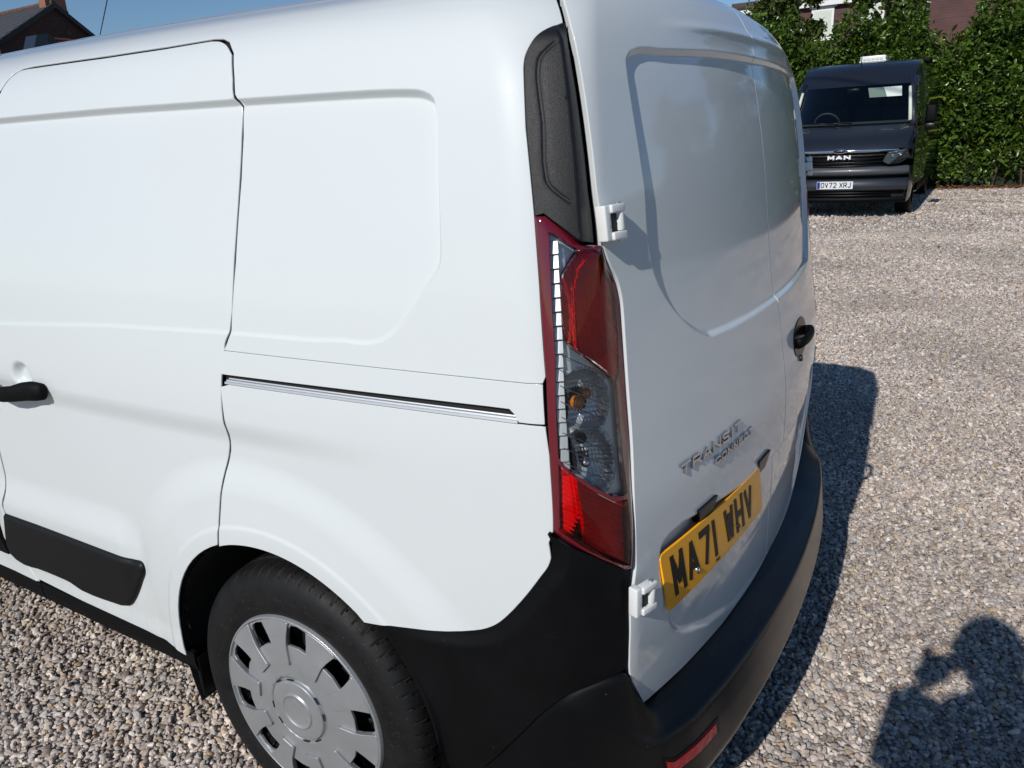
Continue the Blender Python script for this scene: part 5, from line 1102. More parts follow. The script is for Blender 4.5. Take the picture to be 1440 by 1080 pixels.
def tiles(parent, mat, o, ea, eb, la, lb, wa, gb, thick=.02, ragged=.004, limit=300, name='slate'):
    """courses of separate slates on a slope: o corner (eaves), ea unit along the eaves, eb unit up the slope"""
    n = ea.cross(eb).normalized(); 
    if n.z < 0: n = -n
    rows = int(lb / gb); cols = int(la / wa); rot = Matrix((ea, eb, n)).transposed(); me = None; made = 0; rest = bmesh.new(); order = []
    for r in range(rows):
        for c in range(cols): order.append((r, c))
    order.sort(key=lambda q: (o + ea * (q[1] * wa) + eb * (q[0] * gb) - CAM_POS).length)
    for (r, c) in order:
        p = o + ea * ((c + .5 + .5 * (r % 2)) * wa) + eb * ((r + .5) * gb) + n * (.018 + random.uniform(0, ragged)); sz = (wa * .97, gb * 1.25, .009); rr = rot @ Matrix.Rotation(-.045 + random.uniform(-.008, .008), 3, 'X')
        if (c + 1 + .5 * (r % 2)) * wa > la + .01: continue
        if made < limit:
            if me is None: bm = bmesh.new(); bm_box(bm, sz); me = bpy.data.meshes.new(name); bm.to_mesh(me); bm.free(); me.materials.append(mat)
            t = bpy.data.objects.new(name, me); COL.objects.link(t); t.parent = parent; t.matrix_local = Matrix.Translation(p - parent.location) @ rr.to_4x4(); made += 1
        else: bm_box(rest, sz, p - parent.location, rr)
    if len(rest.verts): q = from_bm('far_' + name + 's', rest, mat, parent, smooth=False); q['kind'] = 'stuff'
    else: rest.free()
# --- brick house at the upper left: shaded gable towards the yard, slate roof running back
hA = empty('brick_house', (24.3, 46.2, 0), label='dark brick house with slate roof and chimney at upper left over the white van', cat='house')
def loc(o_, *pts): return [(p[0] - o_.location.x, p[1] - o_.location.y, p[2]) for p in pts]
xa, xb, xm, ya, yb, ze, zr = 24.25, 30.75, 27.75, 46.2, 58.0, 7.85, 10.05
quad_prism('wall', loc(hA, (xa, ya, 0), (xb, ya, 0), (xb, ya, ze), (xm, ya, zr - .06), (xa, ya, ze), (xa, yb, 0), (xb, yb, 0), (xb, yb, ze), (xm, yb, zr - .06), (xa, yb, ze)), M['brick_dark'], hA)
for sgn, xe in ((-1, xa - .30), (1, xb + .30)):
    zz = zr - (zr - ze) * abs(xe - xm) / (abs((xa if sgn < 0 else xb) - xm)); quad_prism('roof', loc(hA, (xm, ya - .22, zr), (xe, ya - .22, zz), (xe, ya - .22, zz + .10), (xm, ya - .22, zr + .12), (xm, yb + .2, zr), (xe, yb + .2, zz), (xe, yb + .2, zz + .10), (xm, yb + .2, zr + .12)), M['slate'], hA)
    quad_prism('bargeboard', loc(hA, (xm, ya - .27, zr + .14), (xe, ya - .27, zz + .12), (xe, ya - .27, zz - .16), (xm, ya - .27, zr - .16), (xm, ya - .23, zr + .14), (xe, ya - .23, zz + .12), (xe, ya - .23, zz - .16), (xm, ya - .23, zr - .16)), M['board_black'], hA)
zz = zr - (zr - ze) * (xm - xa + .30) / (xm - xa); eb = Vector((xm - xa + .30, 0, zr - zz)); lb = eb.length
tiles(hA, M['slate'], Vector((xa - .30, ya - .2, zz + .105)), Vector((0, 1, 0)), eb.normalized(), 11.6, lb, .50, .32, limit=150)
for i in range(26):
    bm = bmesh.new(); bm_cyl(bm, .13, .13, .43, (xm - hA.location.x, .05 + i * .45, zr + .13), Matrix.Rotation(math.pi / 2, 3, 'X'), 10); from_bm('ridge_tile', bm, M['ridge'] if i % 3 else M['moss'], hA)
ch = box('chimney', (1.24, .64, 3.0), (3.70, .35, 10.9), M['brick_orange'], hA); box('chimney_flashing', (1.34, .70, .10), (3.70, .37, 9.78), M['slate'], hA)
bm = bmesh.new(); bm_cyl(bm, .16, .16, .04, (4.1, -.02, 8.62), Matrix.Rotation(math.pi / 2, 3, 'X'), 20); from_bm('gable_vent', bm, M['fascia_brown'], hA)
box('gable_end_white', (1.1, 3.0, 7.0), (-.62, 3.2, 3.5), M['render_white'], hA)
# lower wing in front of the gable with a run of red ridge tiles, and its dark cheek-windowed dormer
hW = empty('lean_to_wing', (26.0, 43.0, 0), label='low dark-roofed wing with red ridge tiles and a blue-black dormer cheek below the brick gable', cat='outbuilding')
quad_prism('roof', loc(hW, (25.1, 43.0, 7.72), (31.0, 43.0, 7.72), (31.0, 40.6, 6.0), (25.1, 40.6, 6.0), (25.1, 43.1, 7.60), (31.0, 43.1, 7.60), (31.0, 40.7, 5.85), (25.1, 40.7, 5.85)), M['fascia_brown'], hW)
quad_prism('wall', loc(hW, (25.2, 42.9, 0), (30.9, 42.9, 0), (30.9, 42.9, 7.5), (25.2, 42.9, 7.5), (25.2, 41.0, 0), (30.9, 41.0, 0), (30.9, 41.0, 5.9), (25.2, 41.0, 5.9)), M['brick_dark'], hW)
for i in range(14): bm = bmesh.new(); bm_cyl(bm, .085, .085, .40, (25.35 + i * .42 - 26, .02, 7.76 + random.uniform(-.01, .01)), Matrix.Rotation(math.pi / 2, 3, 'Y'), 8); from_bm('ridge_tile', bm, M['ridge'], hW)
M['blue_black'] = principled('blue_black_cladding', (.018, .026, .042), .35)
quad_prism('dormer_cheek', loc(hW, (23.05, 41.6, 6.2), (24.25, 41.6, 6.5), (24.34, 41.6, 7.83), (23.72, 41.6, 7.72), (23.05, 42.6, 6.2), (24.25, 42.6, 6.5), (24.34, 42.6, 7.83), (23.72, 42.6, 7.72)), M['blue_black'], hW)
quad_prism('dormer_front', loc(hW, (24.26, 41.55, 6.1), (25.3, 41.55, 6.1), (25.0, 41.55, 7.25), (24.36, 41.55, 7.80), (24.26, 42.8, 6.1), (25.3, 42.8, 6.1), (25.0, 42.8, 7.25), (24.36, 42.8, 7.80)), M['board_black'], hW)
box('dormer_wall', (2.6, 1.0, 6.1), (-1.9, -.9, 3.05), M['brick_dark'], hW)
# overhead cable from the eaves to a pole away to the right
pA = CAM_POS + Vector((math.sin(math.radians(34.19)), math.cos(math.radians(34.19)), .1232)) * 57; pB = CAM_POS + Vector((math.sin(math.radians(35.35)), math.cos(math.radians(35.35)), .1755)) * 40
pC = pA + (pB - pA) * 4.0
tube('overhead_cable', [pA + (pC - pA) * t + Vector((0, 0, 0)) for t in np.linspace(0, 1, 14)], .026, principled('cable_sheath', (.02, .02, .022), .5), None, seg=6)
cab = bpy.data.objects['overhead_cable']; tag(cab, 'thin black overhead cable rising from the right eave of the brick house', 'cable')
pl = empty('utility_pole', (pC.x, pC.y, 0), label='wooden utility pole carrying the overhead cable, out of the picture', cat='pole'); tube('pole', [(0, 0, 0), (0, 0, pC.z + .4)], [.15, .11], BARK, pl, seg=10); box('crossarm', (1.2, .09, .09), (0, 0, pC.z + .05), BARK, pl)
# --- flat-roofed house behind the hedge, brown fascia, white windows
hB = empty('flat_roofed_house', (26, 4, 0), label='flat-roofed house with brown fascia and white windows half hidden behind the hedge', cat='house')
box('wall', (6, 5.2, 4.86), (3.0, -.30, 2.43), M['brick_red'], hB); box('fascia', (6.5, 5.75, .19), (3.0, -.40, 5.14), M['fascia_brown'], hB, bevel=.01); box('soffit_board', (6.3, 5.5, .17), (2.96, -.35, 4.955), M['wood_white'], hB)
for yy in (-.30, .80, 1.75, -1.72):
    w = empty('window', (0, 0, 0)); w.parent = hB; w.location = (-.02, yy, 4.38)
    box('frame', (.07, .66, .90), (0, 0, 0), M['wood_white'], w); box('pane', (.05, .52, .74), (-.025, 0, .0), M['curtain'], w); box('sill', (.14, .74, .05), (-.05, 0, -.47), M['wood_white'], w); box('lintel', (.03, .80, .10), (-.004, 0, .50), M['wood_white'], w)
# --- brick gable house to its right
hC = empty('red_brick_house', (26, -1.2, 0), label='maroon brick house wall showing above the hedge right of the dark van', cat='house')
quad_prism('wall', [(0, -3.2, 0), (0, 2.05, 0), (0, 2.05, 5.2), (0, -.6, 7.6), (0, -3.2, 5.2), (8, -3.2, 0), (8, 2.05, 0), (8, 2.05, 5.2), (8, -.6, 7.6), (8, -3.2, 5.2)], M['brick_red'], hC)
for a, b in (((-.6, 7.65), (2.4, 4.95)), ((-.6, 7.65), (-3.55, 4.95))): quad_prism('roof', [(-.25, a[0], a[1]), (-.25, b[0], b[1]), (-.25, b[0], b[1] + .14), (-.25, a[0], a[1] + .14), (8.2, a[0], a[1]), (8.2, b[0], b[1]), (8.2, b[0], b[1] + .14), (8.2, a[0], a[1] + .14)], M['slate'], hC)
tube('downpipe', [(-.07, 2.0, 0), (-.07, 2.0, 5.1)], .045, M['board_black'], hC, seg=8)
# ------------------------------------------------------------------ dark high-roof van parked in front of the hedge, nose towards -X
dv = empty('dark_high_roof_van', (11.42, .785, 0), label='slate grey high-roof van parked nose out in front of the laurel hedge', cat='van')
VW = 1.00
def dsec(x, zt, w, zsh=1.35, wtop=.86, zlow=.30, wl=.98):
    """half width profile of the dark van at x: list of (y, z) from lower left over the top to lower right"""
    p = [(wl * w, zlow), (w, .62), (w * 1.005, .95), (w * .99, zsh), (w * (.99 + wtop) / 2, (zsh + zt) / 2 + .1), (w * wtop, zt - .20), (w * (wtop - .05), zt - .06), (w * .6, zt - .012), (0, zt)]
    return [(x, -a, z) for a, z in p] + [(x, a, z) for a, z in p[::-1][1:]]
# cargo body behind the windscreen
secs = [dsec(1.42, 2.20, .975, wtop=.80), dsec(1.62, 2.32, .99, wtop=.84), dsec(1.95, 2.375, VW, wtop=.87), dsec(2.6, 2.40, VW, wtop=.885), dsec(5.9, 2.40, VW, wtop=.885), dsec(5.98, 2.36, .98, wtop=.86)]
def smooth_secs(secs, k=3):
    out = []
    for s in secs: out.append([tuple(q) for q in densify3(s, k)])
    return out
def densify3(s, k):
    P = np.array(s); n = len(P); o = []
    for i in range(n - 1):
        p0 = P[max(i - 1, 0)]; p1 = P[i]; p2 = P[i + 1]; p3 = P[min(i + 2, n - 1)]
        for t in np.arange(k) / k: o.append(.5 * ((2 * p1) + (-p0 + p2) * t + (2*p0 - 5*p1 + 4*p2 - p3) * t*t + (-p0 + 3*p1 - 3*p2 + p3) * t**3))
    o.append(P[-1]); return o
loft('body', smooth_secs(secs), M['navy'], dv)
bk = dsec(5.98, 2.36, .98, wtop=.86); mesh_np('rear_wall', [(x + .002, y, z) for x, y, z in bk], [tuple(range(len(bk)))], M['navy'], dv, smooth=False)
# front surfaces: rows of (x at centre, z, half width, sweep back at the sides)
def frow(x, z, w, sw, n=17): return [(x + sw * abs(t)**2.4, t * w, z) for t in np.linspace(-1, 1, n)]
loft('roof_front', [frow(.98, 1.985, .80, .12), frow(1.04, 2.03, .83, .16), frow(1.16, 2.14, .845, .17), frow(1.34, 2.27, .855, .19), frow(1.56, 2.345, .86, .22), frow(1.85, 2.378, .86, .22), frow(2.2, 2.395, .84, .2)], M['navy'], dv)
loft('windscreen', [frow(.60, 1.40, .90, .18), frow(.74, 1.62, .875, .17), frow(.90, 1.86, .835, .15), frow(.985, 1.99, .80, .13)], lens_mat('windscreen_glass', (.50, .56, .53), ior=1.38), dv)
loft('bonnet', [frow(.03, 1.045, .86, .22), frow(.08, 1.12, .90, .22), frow(.22, 1.22, .93, .20), frow(.42, 1.32, .94, .19), frow(.60, 1.385, .93, .18)], M['navy'], dv)
loft('scuttle', [frow(.585, 1.375, .92, .18), frow(.62, 1.412, .91, .18)], M['black_smooth'], dv)
for s in (-1, 1):
    # pillars, cab side, wings
    tube('a_pillar', [(.72, s * .915, 1.36), (.93, s * .875, 1.66), (1.10, s * .835, 1.92), (1.20, s * .81, 2.06)], [.055, .048, .045, .05], M['navy'], dv, seg=10)
    tube('pillar_trim', [(.74, s * .865, 1.43), (.90, s * .83, 1.68), (1.04, s * .795, 1.93)], [.030, .026, .022], M['curtain'], dv, seg=8)
    loft('cab_side', [[(x, s * y, z) for y, z in ((.97, .42), (1.0, .7), (1.0, 1.0), (.985, 1.20), (.955, zt))] for x, zt in ((.28, 1.14), (.45, 1.28), (.72, 1.40), (.95, 1.40), (1.45, 1.40))][::s], M['navy'], dv)
    loft('cab_window', [[(x0, s * y0, 1.41), (x1, s * y1, zt)] for x0, y0, x1, y1, zt in ((.80, .965, .82, .96, 1.43), (.95, .965, 1.12, .89, 1.80), (1.30, .965, 1.34, .875, 1.98), (1.80, .97, 1.80, .885, 1.98))][::s], M['glass_dark'], dv)
    loft('wing_corner', [[(.03 + .22, s * .86, 1.045), (.06 + .24, s * .90, 1.12), (.20 + .22, s * .935, 1.22), (.42 + .19, s * .945, 1.32), (.60 + .18, s * .935, 1.39)], [(.33, s * .985, .98), (.36, s * .99, 1.06), (.46, s * .99, 1.18), (.64, s * .975, 1.29), (.80, s * .962, 1.40)]][::-s], M['navy'], dv)
# grille and bumper as stacked bands of the nose
def band(name, rows, mat, par=None): return loft(name, [frow(*r) for r in rows], mat, par or dv)
band('grille_backing', [(.10, .70, .80, .24), (.09, 1.04, .80, .24)], M['black_shadow'])
band('grille_chrome_strip', [(.022, 1.000, .79, .215), (.010, 1.012, .79, .215), (.014, 1.042, .79, .215), (.03, 1.050, .79, .215)], M['chrome'])
for z in (.955, .905, .855, .805): band('grille_bar', [(.035, z - .014, .60, .15), (.018, z - .008, .60, .15), (.018, z + .008, .60, .15), (.035, z + .014, .60, .15)], M['dark_steel'] if z > .94 else M['black_smooth'])
band('bumper_upper_band', [(.06, .790, .93, .26), (.0, .775, .95, .25), (-.02, .72, .96, .25), (-.01, .675, .96, .25), (.05, .655, .95, .25)], principled('grey_bumper_band', (.055, .060, .068), .4, coat=.3))
band('bumper', [(.10, .655, .90, .26), (.11, .60, .80, .20)], M['black_shadow'])
band('bumper_lower', [(.03, .615, .95, .26), (-.03, .60, .97, .26), (-.035, .46, .97, .26), (-.02, .44, .96, .26), (.03, .43, .95, .26)], M['navy'])
for z in (.405, .365): band('lower_grille_bar', [(.03, z - .010, .74, .17), (.0, z, .74, .17), (.03, z + .010, .74, .17)], M['black_smooth'])
band('lower_grille_backing', [(.07, .30, .90, .24), (.07, .44, .90, .24)], M['black_shadow'])
band('front_valance', [(.0, .335, .93, .26), (-.02, .325, .94, .26), (-.01, .27, .94, .26), (.06, .245, .92, .26)], M['black'])
for s in (-1, 1):
    loft('bumper_corner', [[(.21, s * .95, .78), (.19, s * .965, .60), (.20, s * .96, .44), (.24, s * .94, .25)], [(.32, s * .995, .80), (.30, s * 1.0, .60), (.31, s * .99, .44), (.34, s * .97, .28)], [(.50, s * 1.0, .82), (.50, s * 1.005, .6), (.50, s * .995, .45), (.50, s * .98, .32)]][::-s], M['navy'], dv)
    h = empty('headlight', (0, 0, 0)); h.parent = dv
    hp = [(.02, .60, .865), (.05, .66, .995), (.17, .90, 1.035), (.28, .965, 1.03), (.24, .955, .90), (.12, .82, .835), (.05, .68, .820)]
    quad_prism('reflector', [(x + .03, s * y, z) for x, y, z in hp] + [(x + .12, s * y * .98, z) for x, y, z in hp], principled('smoked_reflector', (.13, .135, .145), .2, metal=.8), h)
    quad_prism('lens', [(x, s * y, z) for x, y, z in hp] + [(x + .02, s * y, z) for x, y, z in hp], M['clear_lens'], h)
    for yy, zz_, rr in ((.72, .945, .030), (.82, .955, .028)):
        bm = bmesh.new(); bmesh.ops.create_uvsphere(bm, u_segments=14, v_segments=8, radius=rr, matrix=Matrix.Translation((.10 + (yy - .72) * .5, s * yy, zz_))); from_bm('projector', bm, M['chrome'], h)
    tube('daylight_strip', [(.06, s * .67, .985), (.17, s * .88, 1.02), (.25, s * .95, 1.02)], .007, M['chrome'], h, seg=6)
    # mirror
    mr_ = empty('door_mirror', (0, 0, 0)); mr_.parent = dv
    bm = bmesh.new(); bm_box(bm, (.12, .16, .27), (.98, s * 1.13, 1.52)); from_bm('mirror_shell', bm, M['black'], mr_, bevel=.04, seg=3)
    bm = bmesh.new(); bm_box(bm, (.12, .155, .10), (.98, s * 1.13, 1.325)); from_bm('mirror_lower', bm, M['black_smooth'], mr_, bevel=.02)
    tube('mirror_arm', [(1.0, s * .96, 1.36), (.99, s * 1.08, 1.40)], .03, M['black'], mr_, seg=8)
    tube('wiper', [(.60, s * .10 + .05, 1.425), (.635, s * .10 + .38, 1.44), (.70, s * .10 + .70, 1.452)], [.010, .008, .006], M['black_smooth'], dv, seg=6)
    for xx in (1.03, 4.68):
        w = bpy.data.objects.new('wheel', None); COL.objects.link(w); w.parent = dv; w.location = (xx, s * .86, .345); 
        pr = [(-.105, .20), (-.115, .25), (-.108, .31), (-.09, .338), (-.07, .345), (.07, .345), (.09, .338), (.108, .31), (.11, .2)]
        n = 40; V_ = [(r * math.cos(2 * math.pi * i / n), y * -s * -1, r * math.sin(2 * math.pi * i / n)) for i in range(n) for y, r in pr]; k_ = len(pr); F_ = [(i*k_+j, i*k_+j+1, ((i+1)%n)*k_+j+1, ((i+1)%n)*k_+j) for i in range(n) for j in range(k_-1)]
        mesh_np('tyre', V_, F_, M['rubber'], w)
        bm = bmesh.new(); bm_cyl(bm, .205, .205, .16, (0, 0, 0), Matrix.Rotation(math.pi / 2, 3, 'X'), 32); from_bm('rim', bm, M['dark_steel'], w)
    loft('side_skirt', [[(x, s * .99, .30), (x, s * 1.0, .42), (x, s * .985, .44)] for x in (1.45, 4.2)][::s], M['black'], dv)
box('underbody', (5.6, 1.8, .25), (3.1, 0, .40), M['black_shadow'], dv)
box('cab_floor', (1.3, 1.7, .1), (1.2, 0, .9), M['black_shadow'], dv)
box('bulkhead', (.05, 1.8, 1.4), (2.3, 0, 1.5), principled('dark_cab_interior', (.02, .023, .03), .9), dv)
loft('dashboard', [frow(.78, 1.30, .85, .1), frow(.80, 1.425, .86, .12), frow(1.02, 1.445, .86, .06), frow(1.2, 1.42, .86, 0), frow(1.25, 1.1, .86, 0)], principled('dashboard_grey', (.09, .10, .105), .7), dv)
for yy in (.42, -.15, -.50):
    st = bmesh.new(); bm_box(st, (.14, .46, .66), (1.95, yy, 1.35)); bm_box(st, (.10, .24, .2), (1.95, yy, 1.80)); from_bm('seat', st, principled('seat_cloth', (.035, .038, .048), .9), dv, bevel=.04)
bm = bmesh.new(); R_ = Matrix.Rotation(math.radians(62), 3, 'Y')
tor = [Vector((.20 * math.cos(a), .20 * math.sin(a), 0)) for a in np.linspace(0, 2 * math.pi, 29)[:-1]]; Pn = [Vector((1.36, .44, 1.42)) + R_ @ p for p in tor]
V_, F_ = tube_mesh(Pn + [Pn[0]], .016, 8, caps=False, up=Vector((.5, .1, .9))); mesh_np('steering_wheel', V_, F_, principled('steering_wheel_leather', (.10, .11, .12), .5), dv)
quad_prism('sun_visor', [(.985, -.20, 1.945), (.985, -.68, 1.945), (.905, -.70, 1.80), (.900, -.24, 1.80), (1.0, -.20, 1.945), (1.0, -.68, 1.945), (.92, -.70, 1.80), (.915, -.24, 1.80)], principled('pale_sun_visor', (.60, .66, .62), .6), dv, bevel=.006)
bm = bmesh.new(); bm_box(bm, (.08, .20, .07), (1.03, .02, 1.92)); from_bm('interior_mirror_unit', bm, M['black_smooth'], dv, bevel=.02)
# plate, emblem and letters
def fdp(y0, z0, x0, sw=0.0): return lambda x, y, d: np.stack([x0 - d + sw * (np.abs(y0 - x))**2, y0 - x, z0 + y], -1)
pm = panel('number_plate', rrect(.520, .111, .008), fdp(.26 + .04, .472, -.050), M['plate_white'], dv, spacing=.05, gap=0, edge=.001, depth=.006)
letters('plate_lettering', 'OV72 XRJ', fdp(.30 - .058, .472 + .018, -.0515), .050, .079, .0095, .0115, M['ink'], pm, thick=.0006, space=.030)
box('country_band', (.002, .042, .100), (-.0525, .275, .5275), principled('blue_country_band', (.01, .03, .25), .3), pm)
letters('maker_lettering', 'MAN', fdp(.175, .905, -.012), .098, .062, .018, .024, principled('satin_letters', (.85, .86, .88), .42, metal=.45), dv, thick=.014)
bm = bmesh.new(); bmesh.ops.create_uvsphere(bm, u_segments=24, v_segments=10, radius=1, matrix=Matrix.Translation((.012, .01, 1.028)) @ Matrix.Diagonal((.02, .115, .040, 1))); em = from_bm('emblem', bm, M['chrome'], dv)
bm = bmesh.new(); bmesh.ops.create_uvsphere(bm, u_segments=24, v_segments=10, radius=1, matrix=Matrix.Translation((.002, .01, 1.028)) @ Matrix.Diagonal((.014, .090, .027, 1))); from_bm('emblem_field', bm, M['black_smooth'], em)
tube('emblem_animal', [(-.013, .060, 1.020), (-.015, .03, 1.034), (-.016, -.01, 1.028), (-.015, -.045, 1.036), (-.013, -.06, 1.026)], [.004, .008, .007, .009, .003], M['chrome'], em, seg=8)
# white roof unit and antenna, black roof bracket at the rear right
rv = bmesh.new(); bm_box(rv, (.60, .40, .10), (2.75, -.06, 2.465)); bm_box(rv, (.64, .44, .02), (2.75, -.06, 2.425)); from_bm('roof_vent', rv, M['white_plastic'], dv, bevel=.015)
for i in range(5): box('vent_slat', (.02, .05, .035), (2.445, -.19 + i * .065, 2.465), M['curtain'], dv)
tube('antenna', [(1.55, .0, 2.34), (1.50, .0, 2.62)], [.008, .003], M['black_smooth'], dv, seg=6)
ab = bmesh.new(); bm_box(ab, (.7, .12, .07), (3.6, -.84, 2.43)); from_bm('awning_bracket', ab, M['black'], dv, bevel=.02)
# ------------------------------------------------------------------ the photographer, standing behind the camera: only the shadow falls into the picture
def skin_body(name, V, E, R_, mat, parent, levels=2, root=0):
    me = bpy.data.meshes.new(name); me.from_pydata([tuple(v) for v in V], E, []); me.update(); o = bpy.data.objects.new(name, me); COL.objects.link(o); me.materials.append(mat); o.parent = parent
    sk = o.modifiers.new('skin', 'SKIN'); sk.use_smooth_shade = True
    for i, r in enumerate(R_): d = me.skin_vertices[0].data[i]; d.radius = r if isinstance(r, tuple) else (r, r); d.use_root = (i == root)
    sb = o.modifiers.new('subdivision', 'SUBSURF'); sb.levels = levels; sb.render_levels = levels
    return o
pp = empty('person', (-2.14, -1.46, 0), label='person standing on the gravel in a dark jacket, holding up a phone with both hands', cat='person')
def W_(x, y, z): return Vector((x + 2.14, y + 1.46, z))
SKN = principled('skin', (.52, .30, .21), .5); JK = principled('dark_jacket', (.02, .022, .028), .85); TR_ = principled('blue_trousers', (.03, .04, .075), .9); HR = principled('brown_hair', (.05, .03, .018), .7); SH = principled('dark_shoes', (.015, .013, .012), .5)
J = dict(pelvis=W_(-2.100,-1.385,1.030), waist=W_(-2.100,-1.385,1.170), chest=W_(-2.080,-1.370,1.390), upper=W_(-2.070,-1.365,1.490), neck=W_(-2.045,-1.260,1.515), head=W_(-2.015,-1.215,1.585), crown=W_(-2.005,-1.208,1.665),
  shL=W_(-2.170,-1.205,1.500), elL=W_(-1.990,-1.065,1.235), wrL=W_(-1.900,-1.058,1.400), shR=W_(-1.970,-1.495,1.580), elR=W_(-1.860,-1.450,1.235), wrR=W_(-1.815,-1.262,1.410),
  hpL=W_(-2.150,-1.300,0.925), knL=W_(-2.150,-1.285,0.500), anL=W_(-2.180,-1.275,0.090), toL=W_(-2.030,-1.185,0.035), hpR=W_(-2.050,-1.470,0.925), knR=W_(-2.030,-1.495,0.500), anR=W_(-2.050,-1.515,0.090), toR=W_(-1.900,-1.425,0.035))
def sub(keys, edges, rad, name, mat): ks = list(keys); return skin_body(name, [J[k] for k in ks], [(ks.index(a), ks.index(b)) for a, b in edges], [rad[k] for k in ks], mat, pp)
EB = [('pelvis','waist'),('waist','chest'),('chest','upper'),('upper','neck'),('neck','head'),('head','crown'),('upper','shL'),('shL','elL'),('elL','wrL'),('upper','shR'),('shR','elR'),('elR','wrR'),('pelvis','hpL'),('hpL','knL'),('knL','anL'),('anL','toL'),('pelvis','hpR'),('hpR','knR'),('knR','anR'),('anR','toR')]
rb = dict(pelvis=(.14,.11), waist=(.125,.10), chest=(.145,.11), upper=(.11,.09), neck=.055, head=(.080,.095), crown=(.070,.082), shL=.058, elL=.042, wrL=.028, shR=.058, elR=.042, wrR=.028, hpL=.085, knL=.056, anL=.038, toL=.032, hpR=.085, knR=.056, anR=.038, toR=.032)
sub(J.keys(), EB, rb, 'body', SKN)
J['hem'] = J['pelvis'] + Vector((0, 0, -.10)); J['collar'] = J['upper'] + (J['neck'] - J['upper']) * .55; J['cuffL'] = J['elL'] + (J['wrL'] - J['elL']) * .86; J['cuffR'] = J['elR'] + (J['wrR'] - J['elR']) * .86
J['hem'] += Vector((0, 0, -.09)); rj = dict(hem=.190, pelvis=.182, waist=.172, chest=.185, upper=.135, collar=.085)
sub(rj.keys(), [('hem', 'pelvis'), ('pelvis', 'waist'), ('waist', 'chest'), ('chest', 'upper'), ('upper', 'collar')], rj, 'jacket', JK)
for s_ in 'LR':
    a_, b_, c_ = J['sh' + s_], J['el' + s_], J['cuff' + s_]; u_ = J['upper'].lerp(a_, .35)
    tube('sleeve', [u_, u_.lerp(a_, .8), a_.lerp(b_, .12), a_.lerp(b_, .5), a_.lerp(b_, .88), b_.lerp(c_, .12), b_.lerp(c_, .5), c_], [.10, .100, .092, .082, .080, .078, .068, .056], JK, pp, seg=16, up=Vector((.3, .9, .2)))
rt_ = dict(pelvis=(.12,.11), hpL=.098, knL=.072, anL=.060, hpR=.098, knR=.072, anR=.060); sub(rt_.keys(), [e for e in EB if e[0] in rt_ and e[1] in rt_], rt_, 'trousers', TR_)
for s in 'LR': a, b = J['an' + s], J['to' + s]; skin_body('shoe', [a + Vector((-.05, -.03, -.045)), a + Vector((0, 0, -.035)), b + (b - a) * .25], [(0, 1), (1, 2)], [.04, .046, .034], SH, pp)
fwd = Vector((.857, .515, 0)); rgt = Vector((.515, -.857, 0)); hc_ = J['head'] + Vector((0, 0, .02))
bm = bmesh.new(); bmesh.ops.create_uvsphere(bm, u_segments=24, v_segments=16, radius=1, matrix=Matrix.Translation(hc_ - fwd * .014 + Vector((0, 0, .035))) @ Matrix.Diagonal((.100, .094, .108, 1))); bmesh.ops.delete(bm, geom=[v for v in bm.verts if (v.co - hc_).dot(fwd) > .045 and v.co.z < hc_.z + .07], context='VERTS'); from_bm('hair', bm, HR, pp)
for k in (-1, 1):
    bm = bmesh.new(); bmesh.ops.create_uvsphere(bm, u_segments=12, v_segments=8, radius=.012, matrix=Matrix.Translation(hc_ + fwd * .086 + rgt * (.032 * k))); from_bm('eye', bm, M['white_plastic'], pp)
    bm = bmesh.new(); bmesh.ops.create_uvsphere(bm, u_segments=10, v_segments=8, radius=1, matrix=Matrix.Translation(hc_ + rgt * (.088 * k) - Vector((0, 0, .01))) @ Matrix.Diagonal((.012, .014, .030, 1))); from_bm('ear', bm, SKN, pp)
skin_body('nose', [hc_ + fwd * .090 + Vector((0, 0, .005)), hc_ + fwd * .112 - Vector((0, 0, .030))], [(0, 1)], [.009, .013], SKN, pp)
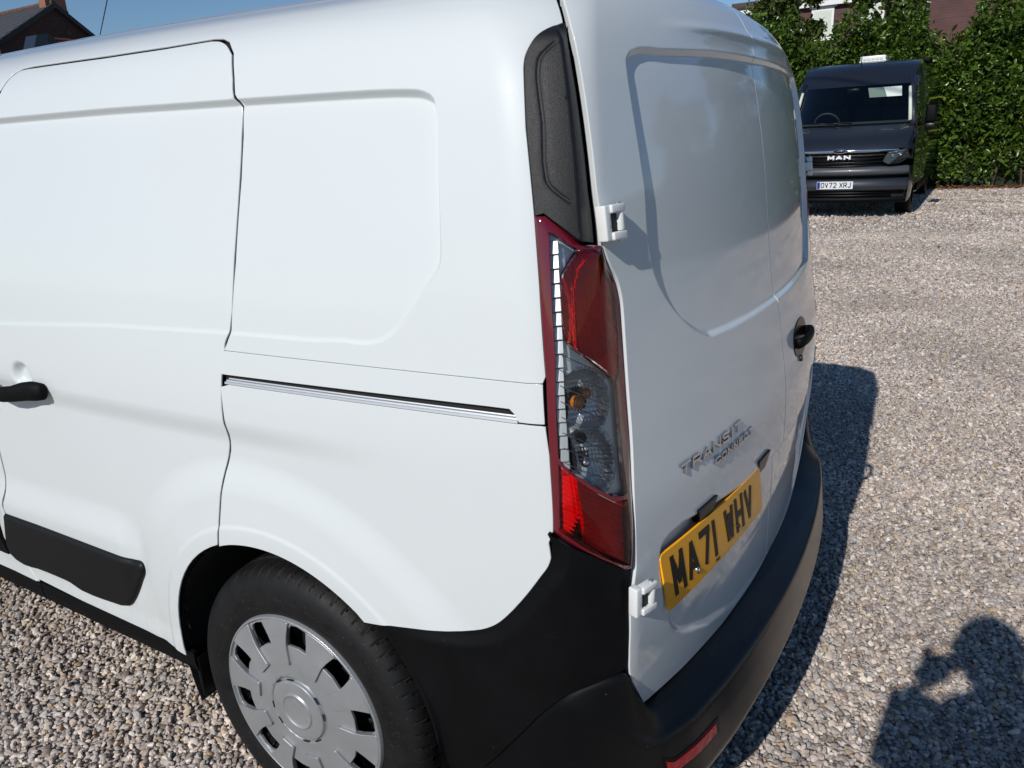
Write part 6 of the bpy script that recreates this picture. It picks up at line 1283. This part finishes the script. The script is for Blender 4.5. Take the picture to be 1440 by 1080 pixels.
skin_body('mouth', [hc_ + fwd * .093 - rgt * .022 - Vector((0, 0, .062)), hc_ + fwd * .098 - Vector((0, 0, .060)), hc_ + fwd * .093 + rgt * .022 - Vector((0, 0, .062))], [(0, 1), (1, 2)], [.004, .007, .004], principled('lips', (.35, .12, .10), .5), pp)
# phone held level across both hands, lens at the camera position, screen towards the person
cf = _F.normalized(); cr = _R.normalized(); cu = _U.normalized(); pc = CAM_POS - cf * .030 + cr * .052 + cu * .024
bm = bmesh.new(); bm_box(bm, (.150, .073, .0085), Vector((0, 0, 0)), Matrix((cr, cu, -cf)).transposed()); ph = from_bm('smartphone', bm, principled('phone_case', (.02, .02, .022), .3), None, bevel=.003); ph.location = pc
tag(ph, 'black smartphone held level in both hands of the standing person', 'phone')
# hands: palm and five fingers curled round the ends of the phone
for sg, wr in ((-1, J['wrL']), (1, J['wrR'])):
    end = pc - pp.location + cr * (.075 * sg) - cu * .012 - cf * .018; pal = wr + (end - wr) * .62; V = [wr, pal, end - cu * .018 + cr * (.012 * sg)]; E = [(0, 1), (1, 2)]; R2_ = [.034, (.052, .032), (.042, .028)]
    hand = skin_body('hand', V, E, R2_, SKN, pp)
    for f in range(4):
        b0 = pal + cr * (.014 * sg) + cf * (.010 * 1) + cu * (-.024 + .014 * f); L0 = (.030, .034, .032, .026)[f]; k1 = b0 + cr * (.010 * sg) + cf * L0 + cu * .012; k2 = k1 - cr * (.014 * sg) + cf * .016 + cu * .004; k3 = k2 - cr * (.018 * sg) - cf * .002
        skin_body('finger', [pal + cu * (-.016 + .010 * f), b0, k1, k2, k3], [(0, 1), (1, 2), (2, 3), (3, 4)], [.009, .0088, .0082, .0076, .0066], SKN, hand)
    skin_body('thumb', [pal + cu * .008, pal + cu * .020 - cr * (.008 * sg) - cf * .010, end - cr * (.012 * sg) - cf * .006 + cu * .014, end - cr * (.034 * sg) - cf * .002 + cu * .020], [(0, 1), (1, 2), (2, 3)], [.011, .0105, .0095, .0078], SKN, hand)
